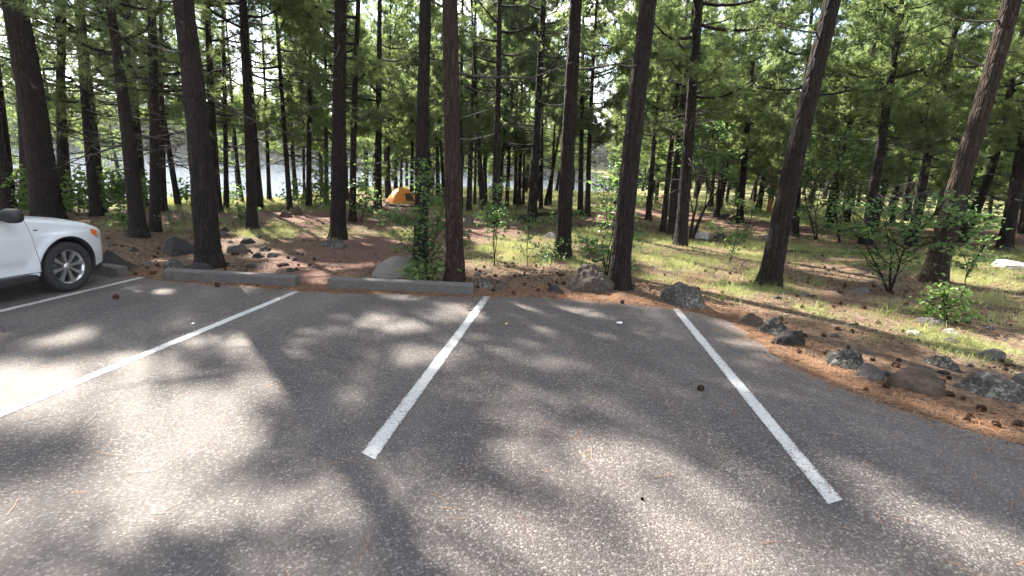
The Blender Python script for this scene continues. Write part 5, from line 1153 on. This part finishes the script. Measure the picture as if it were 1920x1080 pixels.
# ------------------------------------------------------------------ tent
def tent():
    P0 = hit(754, 380); mp_ = m_per_px(P0); Wd = 55 * mp_; Dp = Wd * .8; Hh = 27 * mp_; o = empty('tent', P0, 'orange dome tent with a dark door opening between the pines by the lake', 'tent')
    v = P0[:2] / np.linalg.norm(P0[:2]); ang = math.atan2(v[1], v[0]) - math.pi / 2 + .35; ca, sa = math.cos(ang), math.sin(ang); Rm = np.array([[ca, -sa, 0], [sa, ca, 0], [0, 0, 1]])
    def S(u, w_):   # u,w in -1..1 over the floor square
        z = Hh * max(0, (1 - abs(u) ** 2.3)) ** .8 * max(0, (1 - abs(w_) ** 2.3)) ** .8 * (1 - .09 * (abs(abs(u) - abs(w_)) > .35))
        return np.array([u * Wd / 2 * (1 - .06 * w_ * w_), w_ * Dp / 2 * (1 - .06 * u * u), z])
    n = 33; us = np.sin(np.linspace(-1, 1, n) * math.pi / 2); V = np.array([[Rm @ S(a, b) for b in us] for a in us]).reshape(-1, 3)
    i = np.arange(n - 1)[:, None] * n + np.arange(n - 1)[None]; G = Geo(); G.add(V, np.stack([i, i + n, i + n + 1, i + 1], -1).reshape(-1, 4)); G.build('canopy', MAT['tent'], o)
    for s_ in (-1, 1):
        G = Geo(); G.tube([Rm @ (S(t, s_ * t) * 1.012 + [0, 0, .008]) for t in us], .012, 6); G.build('pole', MAT['tent_pale'], o)
    def panel(u0, u1, w0, w1, off, mat, nm, tr=.25):
        G = Geo(); m = 9; V = []
        for a in np.linspace(0, 1, m):
            w_ = w0 + (w1 - w0) * a
            for b in np.linspace(0, 1, m): V.append(Rm @ (S((u0 + (u1 - u0) * b) * (1 - tr * a), w_) + np.array([0, -off, off * .5])))
        i = np.arange(m - 1)[:, None] * m + np.arange(m - 1)[None]; G.add(V, np.stack([i, i + 1, i + m + 1, i + m], -1).reshape(-1, 4)); return G.build(nm, MAT[mat], o)
    panel(.0, .62, -.93, -.60, .03, 'tent_dark', 'door'); panel(-.12, .75, -.985, -.94, .035, 'tent_pale', 'door_flap', 0)
    G = Geo()
    for s_, t_ in ((-1, -1), (1, -1), (-1, 1), (1, 1)):
        e = Rm @ np.array([s_ * Wd * .52, t_ * Dp * .52, 0]); e2 = Rm @ np.array([s_ * Wd * .66, t_ * Dp * .66, 0]); g3 = Geo(); g3.tube([e * .8 + [0, 0, Hh * .3], e2], .004, 4); g3.build('guy_line', MAT['tent_pale'], o)
tent()
# ------------------------------------------------------------------ picnic table far back
def picnic():
    P0 = hit(1256, 392); o = empty('picnic_table', P0, 'small reddish brown picnic table deep in the wood beside the road', 'picnic table', rz=.5)
    for nm, c, d in [('table_top', (0, 0, .74), (1.8, .75, .05)), ('bench', (0, .7, .43), (1.8, .26, .05)), ('bench', (0, -.7, .43), (1.8, .26, .05)), ('crossbar', (.65, 0, .40), (.05, 1.5, .08)), ('crossbar', (-.65, 0, .40), (.05, 1.5, .08))]:
        G = Geo(); G.box(c, d, 0, 0, .008); G.build(nm, MAT['wood'], o, smooth=False)
    for sx in (-.62, .62):
        for sy in (-1, 1):
            G = Geo(); G.tube([(sx, sy * .6, 0), (sx, sy * .2, .72)], .045, 4); G.build('leg', MAT['wood'], o, smooth=False)
picnic()

# ------------------------------------------------------------------ the car
def car():
    fw = lot_pt(560, 545) - lot_pt(100, 734); fw /= np.linalg.norm(fw); nl = -NW; fw = fw - nl * fw.dot(nl); fw /= np.linalg.norm(fw); lf = np.cross(nl, fw)
    W0 = lot_pt(128, 545); org = W0 + lf * .80
    o = empty('car', org, 'white compact SUV parked nose-in at the left picture edge', 'car')
    o.matrix_world = Matrix(((fw[0], lf[0], nl[0], org[0]), (fw[1], lf[1], nl[1], org[1]), (fw[2], lf[2], nl[2], org[2]), (0, 0, 0, 1)))
    RW_, RA, WB = .335, .405, -2.67
    def Wf(x): return float(np.interp(x, [-3.62, -3.5, -3.2, -2.6, -.4, .15, .35, .5, .62, .72, .80, .86], [.50, .72, .82, .865, .885, .875, .855, .82, .765, .68, .56, .40]))
    def Zt(x): return float(np.interp(x, [-3.62, -3.45, -3.2, -.9, -.6, -.2, .2, .42, .60, .72, .80, .86], [.72, .98, 1.06, 1.035, 1.03, 1.00, .95, .905, .85, .79, .72, .62]))
    def Zs(x): return Zt(x) - float(np.interp(x, [-3.6, -1, -.6, .2, .6, .86], [.04, .03, .05, .10, .10, .06]))
    def Zb(x):
        b = float(np.interp(x, [-3.62, -3.3, .3, .6, .86], [.42, .30, .28, .30, .36]))
        for xw in (0, WB):
            if abs(x - xw) < RA: b = max(b, RW_ + math.sqrt(RA * RA - (x - xw) ** 2))
        return b
    def shape(x, z):
        s = float(np.interp(z, [.2, .35, .5, .7, .82, .92, 1.05], [.955, .975, .992, 1.0, .993, .972, .935]))
        y = Wf(x) * s
        if z > .78: y -= .012 * min(1, (z - .78) / .03)                      # shoulder crease
        for xw in (0, WB):
            dd = math.hypot(x - xw, z - RW_); y += .028 * math.exp(-((dd - RA) / .075) ** 2) if dd > RA - .02 else .028
        if -2.2 < x < -.5: y -= .016 * math.exp(-((z - .42) / .07) ** 2)
        return y
    xs = sorted(set([round(t, 4) for t in list(np.linspace(-3.62, .86, 90))] + [round(xw + RA * math.cos(t), 4) for xw in (0, WB) for t in np.linspace(0, math.pi, 41)] + [.40501, -.40501]))
    NS, NH = 18, 12; G = Geo()
    for sg in (-1, 1):
        V = []
        for x in xs:
            zb, zs, zt = Zb(x), Zs(x), Zt(x)
            if zb > zs - .02: zb = zs - .02
            row = []
            for v in np.linspace(0, 1, NS): z = zb + (zs - zb) * v; row.append((x, sg * shape(x, z), z))
            ys = shape(x, zs)
            for t in np.linspace(0, 1, NH + 1)[1:]:
                c = math.cos(t * math.pi / 2); y = ys * (c ** .55 if x > -.7 else c ** .4); z = zs + (zt - zs) * (1 - (1 - t) ** 2.6) + (.012 * math.exp(-((y / ys - .62) / .09) ** 2) if -.55 < x < .7 else 0)
                row.append((x, sg * (y if t < 1 else 0), z))
            V.append(row)
        V = np.array(V); n = NS + NH; m = len(xs); i = np.arange(m - 1)[:, None] * n + np.arange(n - 1)[None]; F = np.stack([i, i + n, i + n + 1, i + 1], -1).reshape(-1, 4)
        G.add(V.reshape(-1, 3), F if sg < 0 else F[:, ::-1])
        for e, fl in ((0, 1), (m - 1, 0)):
            c_ = V[e]; k = len(c_); G.add(np.vstack([c_, [[c_[0][0], 0, c_[0][2]]]]), [[j, j + 1, k] for j in range(k - 1)])
        # arch lips
    body = G.build('body', MAT['car'], o)
    # inner liners, floor and dark cladding
    G = Geo(); G.box((-1.35, 0, .42), (2.0, 1.5, .28), 0, 0, .03); G.box((-1.6, 0, .70), (3.2, 1.30, .44), 0, 0, .03); G.box((.40, 0, .40), (.55, 1.0, .22), 0, 0, .03); G.build('underbody', MAT['black'], o, smooth=False)
    for sg in (-1, 1):
        G = Geo(); G.box((-1.34, sg * .835, .265), (1.86, .09, .11), 0, 0, .02); G.build('side_skirt', MAT['black'], o, smooth=False)
        for xw in (0, WB):
            g2 = Geo(); a = np.linspace(-.15, math.pi + .15, 40)
            ring = []
            for t in a:
                x, z = xw + math.cos(t) * RA, RW_ + math.sin(t) * RA; y = shape(x, max(z, .3)); ring.append([(xw + math.cos(t) * (RA + .004), sg * (y + .004), RW_ + math.sin(t) * (RA + .004)), (xw + math.cos(t) * (RA - .02), sg * (y - .005), RW_ + math.sin(t) * (RA - .02)), (xw + math.cos(t) * (RA - .02), sg * .45, RW_ + math.sin(t) * (RA - .02))])
            ring = np.array(ring).reshape(-1, 3); i = np.arange(39)[:, None] * 3 + np.arange(2)[None]; g2.add(ring, np.stack([i, i + 3, i + 4, i + 1], -1).reshape(-1, 4)); g2.build('wheel_arch', MAT['black'], o)
    # lower front bumper
    G = Geo(); pts = [(x, s_ * (Wf(x) * .95 + .004)) for s_, X_ in ((-1, [.45, .55, .65, .74, .81, .87]), (1, [.87, .81, .74, .65, .55, .45])) for x in X_]
    V = [(x, y, z) for x, y in pts for z in (.20, .40)]; i = np.arange(len(pts) - 1) * 2; G.add(V, np.stack([i, i + 1, i + 3, i + 2], -1)); G.build('lower_bumper', MAT['black'], o)
    # grille
    G = Geo(); G.box((.862, 0, .60), (.03, .74, .26), 0, 0, .01); gr_ = G.build('grille', MAT['black'], o, smooth=False)
    # greenhouse
    gh = dict(b=1.0, zt=1.575)
    lo = [(-.48, .70), (-.76, .825), (-2.0, .83), (-3.0, .80), (-3.42, .62)]; hi = [(-1.22, .50), (-1.40, .615), (-2.1, .64), (-2.7, .61), (-2.9, .50)]
    zl, zh = 1.005, [1.53, 1.555, 1.585, 1.575, 1.53]
    G = Geo()
    ringl = [(x, -y, zl) for x, y in lo] + [(x, y, zl) for x, y in lo[::-1]]; ringm = []; ringh = [(x, -y, z) for (x, y), z in zip(hi, zh)] + [(x, y, z) for (x, y), z in zip(hi[::-1], zh[::-1])]
    L_, H_ = np.array(ringl), np.array(ringh); rows = [L_ + (H_ - L_) * t + np.array([0, 0, 0]) for t in (0, .35, .7, .94)]
    top = H_ * [1, .94, 1] + [0, 0, .018]; rows += [top, (H_ - [-2.1, 0, 0]) * [.9, .5, 1] + [-2.1, 0, .035]]
    V = np.concatenate(rows); n = 10; i = np.arange(len(rows) - 1)[:, None] * n + np.arange(n)[None]; j = np.arange(len(rows) - 1)[:, None] * n + (np.arange(n)[None] + 1) % n
    G.add(V, np.stack([i, j, j + n, i + n], -1).reshape(-1, 4)); G.add(rows[-1], [list(range(10))]); G.build('roof', MAT['car'], o)
    def quadpanel(nm, P, off, mat, k=1):
        P = np.array(P, float); nrm = np.cross(P[1] - P[0], P[-1] - P[0]); nrm /= np.linalg.norm(nrm); c = P.mean(0) - [-1.9, 0, 1.0]
        if nrm.dot(c) < 0: nrm = -nrm
        g = Geo(); Q = P + nrm * off; g.add(np.vstack([P, Q]), [list(range(len(P), 2 * len(P)))]); m = len(P)
        g.add(np.vstack([P, Q]), [[a, (a + 1) % m, (a + 1) % m + m, a + m] for a in range(m)]); return g.build(nm, MAT[mat], o, smooth=False)
    def side(x, t, sg):   # point of the greenhouse side at station x, height t
        ll = np.interp(x, [a for a, _ in lo][::-1], [b for _, b in lo][::-1]); xh = x; yl = ll; yh = np.interp(min(max(x, -2.7), -1.55), [-2.7, -2.1, -1.55], [.61, .64, .615]); return (x, sg * (yl + (yh - yl) * t), zl + (1.56 - zl) * t)
    for sg in (-1, 1):
        quadpanel('window', [side(-.80, .04, sg), side(-1.88, .04, sg), side(-1.88, .88, sg), side(-1.46, .88, sg)], .012, 'carglass')
        quadpanel('window', [side(-1.98, .04, sg), side(-2.75, .04, sg), side(-2.62, .86, sg), side(-1.98, .88, sg)], .012, 'carglass')
        quadpanel('mirror_base', [side(-.60, .0, sg), side(-.79, .0, sg), side(-.90, .16, sg), side(-.76, .16, sg)], .02, 'black')
        g = Geo(); nu, nv = 16, 10; th = np.linspace(0, 2 * math.pi, nu, endpoint=False); ph = np.linspace(0, math.pi, nv); T, Pp = np.meshgrid(th, ph)
        sgn = lambda q_, p_: np.sign(q_) * np.abs(q_) ** p_
        V = np.stack([sgn(np.sin(Pp) * np.cos(T), .7) * .075 - .72, sgn(np.sin(Pp) * np.sin(T), .7) * .115 + sg * 1.0, sgn(np.cos(Pp), .7) * .085 + 1.06], -1)
        i = np.arange(nv - 1)[:, None] * nu + np.arange(nu)[None]; j = np.arange(nv - 1)[:, None] * nu + (np.arange(nu)[None] + 1) % nu
        g.add(V.reshape(-1, 3), np.stack([i, j, j + nu, i + nu], -1).reshape(-1, 4)); g.tube([(-.72, sg * .80, 1.02), (-.72, sg * .93, 1.03)], .03, 8); g.build('side_mirror', MAT['black'], o)
    ws = [(-.68, -.69), (-.68, .69), (-1.375, .50), (-1.375, -.50)]
    quadpanel('windscreen', [(-.52, -.67, 1.03), (-.52, .67, 1.03), (-1.19, .49, 1.50), (-1.19, -.49, 1.50)], .014, 'carglass')
    quadpanel('rear_window', [(-3.38, -.58, 1.08), (-3.38, .58, 1.08), (-2.95, .47, 1.47), (-2.95, -.47, 1.47)], .014, 'carglass')
    # doors: skins 4 mm proud of the body with a dark joint
    for sg in (-1, 1):
        for x0, x1 in ((-1.50, -.455), (-2.28, -1.52)):
            g = Geo(); X_ = np.linspace(x0, x1, 22); Zz = np.linspace(.33, .975, 20); V = []
            for a, x in enumerate(X_):
                for z in Zz:
                    xx = x + (.07 * ((.975 - z) / .65) if x1 == -.455 else 0) * (a / 21) - (.06 * (abs(z - .6) < 9) * 0)
                    if x0 < -2: 
                        dd = math.hypot(xx - WB, z - RW_)
                        if dd < RA + .03: xx = WB + math.sqrt(max(0, (RA + .03) ** 2 - (z - RW_) ** 2))
                    V.append((xx, sg * (shape(xx, z) + .004), z))
            i = np.arange(21)[:, None] * 20 + np.arange(19)[None]; F = np.stack([i, i + 20, i + 21, i + 1], -1).reshape(-1, 4); g.add(V, F if sg < 0 else F[:, ::-1]); d_ = g.build('door', MAT['car'], o)
            V = np.array(V).reshape(22, 20, 3); g = Geo()
            for line in (V[-1], V[0], V[:, 0]): g.tube(line * [1, 1, 1] + [0, -sg * .003, 0], .0055, 4)
            g.build('door_seal', MAT['black'], d_)
            hx = x0 + .12; g = Geo(); yy = shape(hx, .86) + .03; g.tube([(hx - .09, sg * (yy - .03), .86), (hx - .07, sg * yy, .865), (hx + .07, sg * yy, .865), (hx + .09, sg * (yy - .03), .86)], .013, 8); g.build('handle', MAT['car'], d_)
        # headlamp wrapped round the corner
        for nm, xa, xb, mat, za, zb_ in (('headlight', .50, .80, 'lamp_clear', .085, .015), ('indicator', .40, .515, 'lamp_orange', .06, .01)):
            g = Geo(); X_ = np.linspace(xa, xb, 10); V = []
            for x in X_:
                zs = Zs(x); u_ = (x - xa) / (xb - xa)
                for t in np.linspace(0, 1, 7): z = zs - (za + (.07 if nm == 'headlight' else .045) * u_) + t * (za + .05 * u_); V.append((x, sg * (shape(x, z) + .006), min(z, zs)))
            i = np.arange(9)[:, None] * 7 + np.arange(6)[None]; F = np.stack([i, i + 7, i + 8, i + 1], -1).reshape(-1, 4); g.add(V, F if sg < 0 else F[:, ::-1]); g.build(nm, MAT[mat], o)
        g = Geo(); V = [(x, sg * (shape(x, z) + .005), z) for x in (-3.58, -3.5, -3.38, -3.28) for z in (.78, .86, .95)]; g.add(V, [[a * 3 + b, a * 3 + 3 + b, a * 3 + 4 + b, a * 3 + 1 + b] for a in range(3) for b in range(2)]); g.build('tail_light', MAT['lamp_orange'], o)
        g = Geo(); g.box((-.36, sg * (shape(-.36, .86) + .003), .855), (.045, .008, .014)); g.build('badge', MAT['black'], o, smooth=False)
    # wheels
    for xw in (0, WB):
        for sg in (-1, 1):
            cx, cy = xw, sg * .775; wh = empty('wheel', (cx, cy, RW_)); wh.parent = o
            def lathe(prof, n=56):
                g = Geo(); V = []
                for a in np.arange(n) * 2 * math.pi / n:
                    for (rr_, yy) in prof: V.append((rr_ * math.cos(a), sg * yy, rr_ * math.sin(a)))
                m = len(prof); i = (np.arange(n)[:, None]) * m + np.arange(m - 1)[None]; j = ((np.arange(n)[:, None] + 1) % n) * m + np.arange(m - 1)[None]; g.add(V, np.stack([i, j, j + 1, i + 1], -1).reshape(-1, 4)); return g
            lathe([(.225, -.10), (.30, -.108), (.322, -.10), (.333, -.08), (.336, -.045), (.331, -.042), (.331, -.036), (.336, -.033), (.336, 0), (.331, .003), (.331, .009), (.336, .012), (.336, .045), (.333, .08), (.322, .10), (.29, .112), (.25, .108), (.229, .098), (.225, .085)]).build('tyre', MAT['rubber'], wh)
            g = lathe([(.228, .098), (.232, .09), (.222, .080), (.212, .075), (.205, .04), (.198, -.09)]); g.build('rim', MAT['alloy'], wh)
            g = lathe([(.0, -.02), (.155, -.02), (.155, -.035), (.0, -.035)], 32); g.build('brake_disc', MAT['alloy_dark'], wh)
            g = Geo()
            for k in range(8):
                a = k * math.pi / 4 + .2; d = np.array([math.cos(a), 0, math.sin(a)]); s = np.array([-math.sin(a), 0, math.cos(a)]); Y = np.array([0, sg, 0])
                st_ = [(.045, .018, .070), (.11, .021, .074), (.17, .027, .082), (.214, .036, .086)]; V = []
                for (q_, w_, yy) in st_: V += [d * q_ - s * w_ + Y * (yy - .03), d * q_ - s * w_ * .8 + Y * yy, d * q_ + s * w_ * .8 + Y * yy, d * q_ + s * w_ + Y * (yy - .03)]
                F = [[c * 4 + e, c * 4 + e + 1, c * 4 + e + 5, c * 4 + e + 4] for c in range(3) for e in range(3)]; g.add(V, F)
            g.build('spokes', MAT['alloy'], wh, smooth=False)
            lathe([(.0, .088), (.03, .086), (.052, .076), (.056, .05)], 28).build('hub_cap', MAT['alloy'], wh)
            g = Geo()
            for k in range(5):
                a = k * 2 * math.pi / 5; g.tube([(math.cos(a) * .040, sg * .074, math.sin(a) * .040), (math.cos(a) * .040, sg * .086, math.sin(a) * .040)], .007, 6)
            g.build('wheel_nuts', MAT['alloy_dark'], wh)
    return o
car()

# ------------------------------------------------------------------ haze added as glare towards the sun
HAZE = .00025
G = Geo(); G.box((0, 0, 25), (3040, 3040, 64)); hz = G.build('haze', [], None, smooth=False)
q = N('haze_glare'); q.t.nodes.remove(q.n('ShaderNodeBump')); pv = q.n('ShaderNodeVolumePrincipled'); pv.inputs['Color'].default_value = (.95, .97, 1, 1); pv.inputs['Density'].default_value = HAZE; pv.inputs['Anisotropy'].default_value = .3
q.l(pv.outputs[0], q.out.inputs['Volume']); hz.data.materials.append(q.m); tag(hz, 'thin pale haze over the lake and wood, added for glare towards the sun', 'haze', kind='stuff')
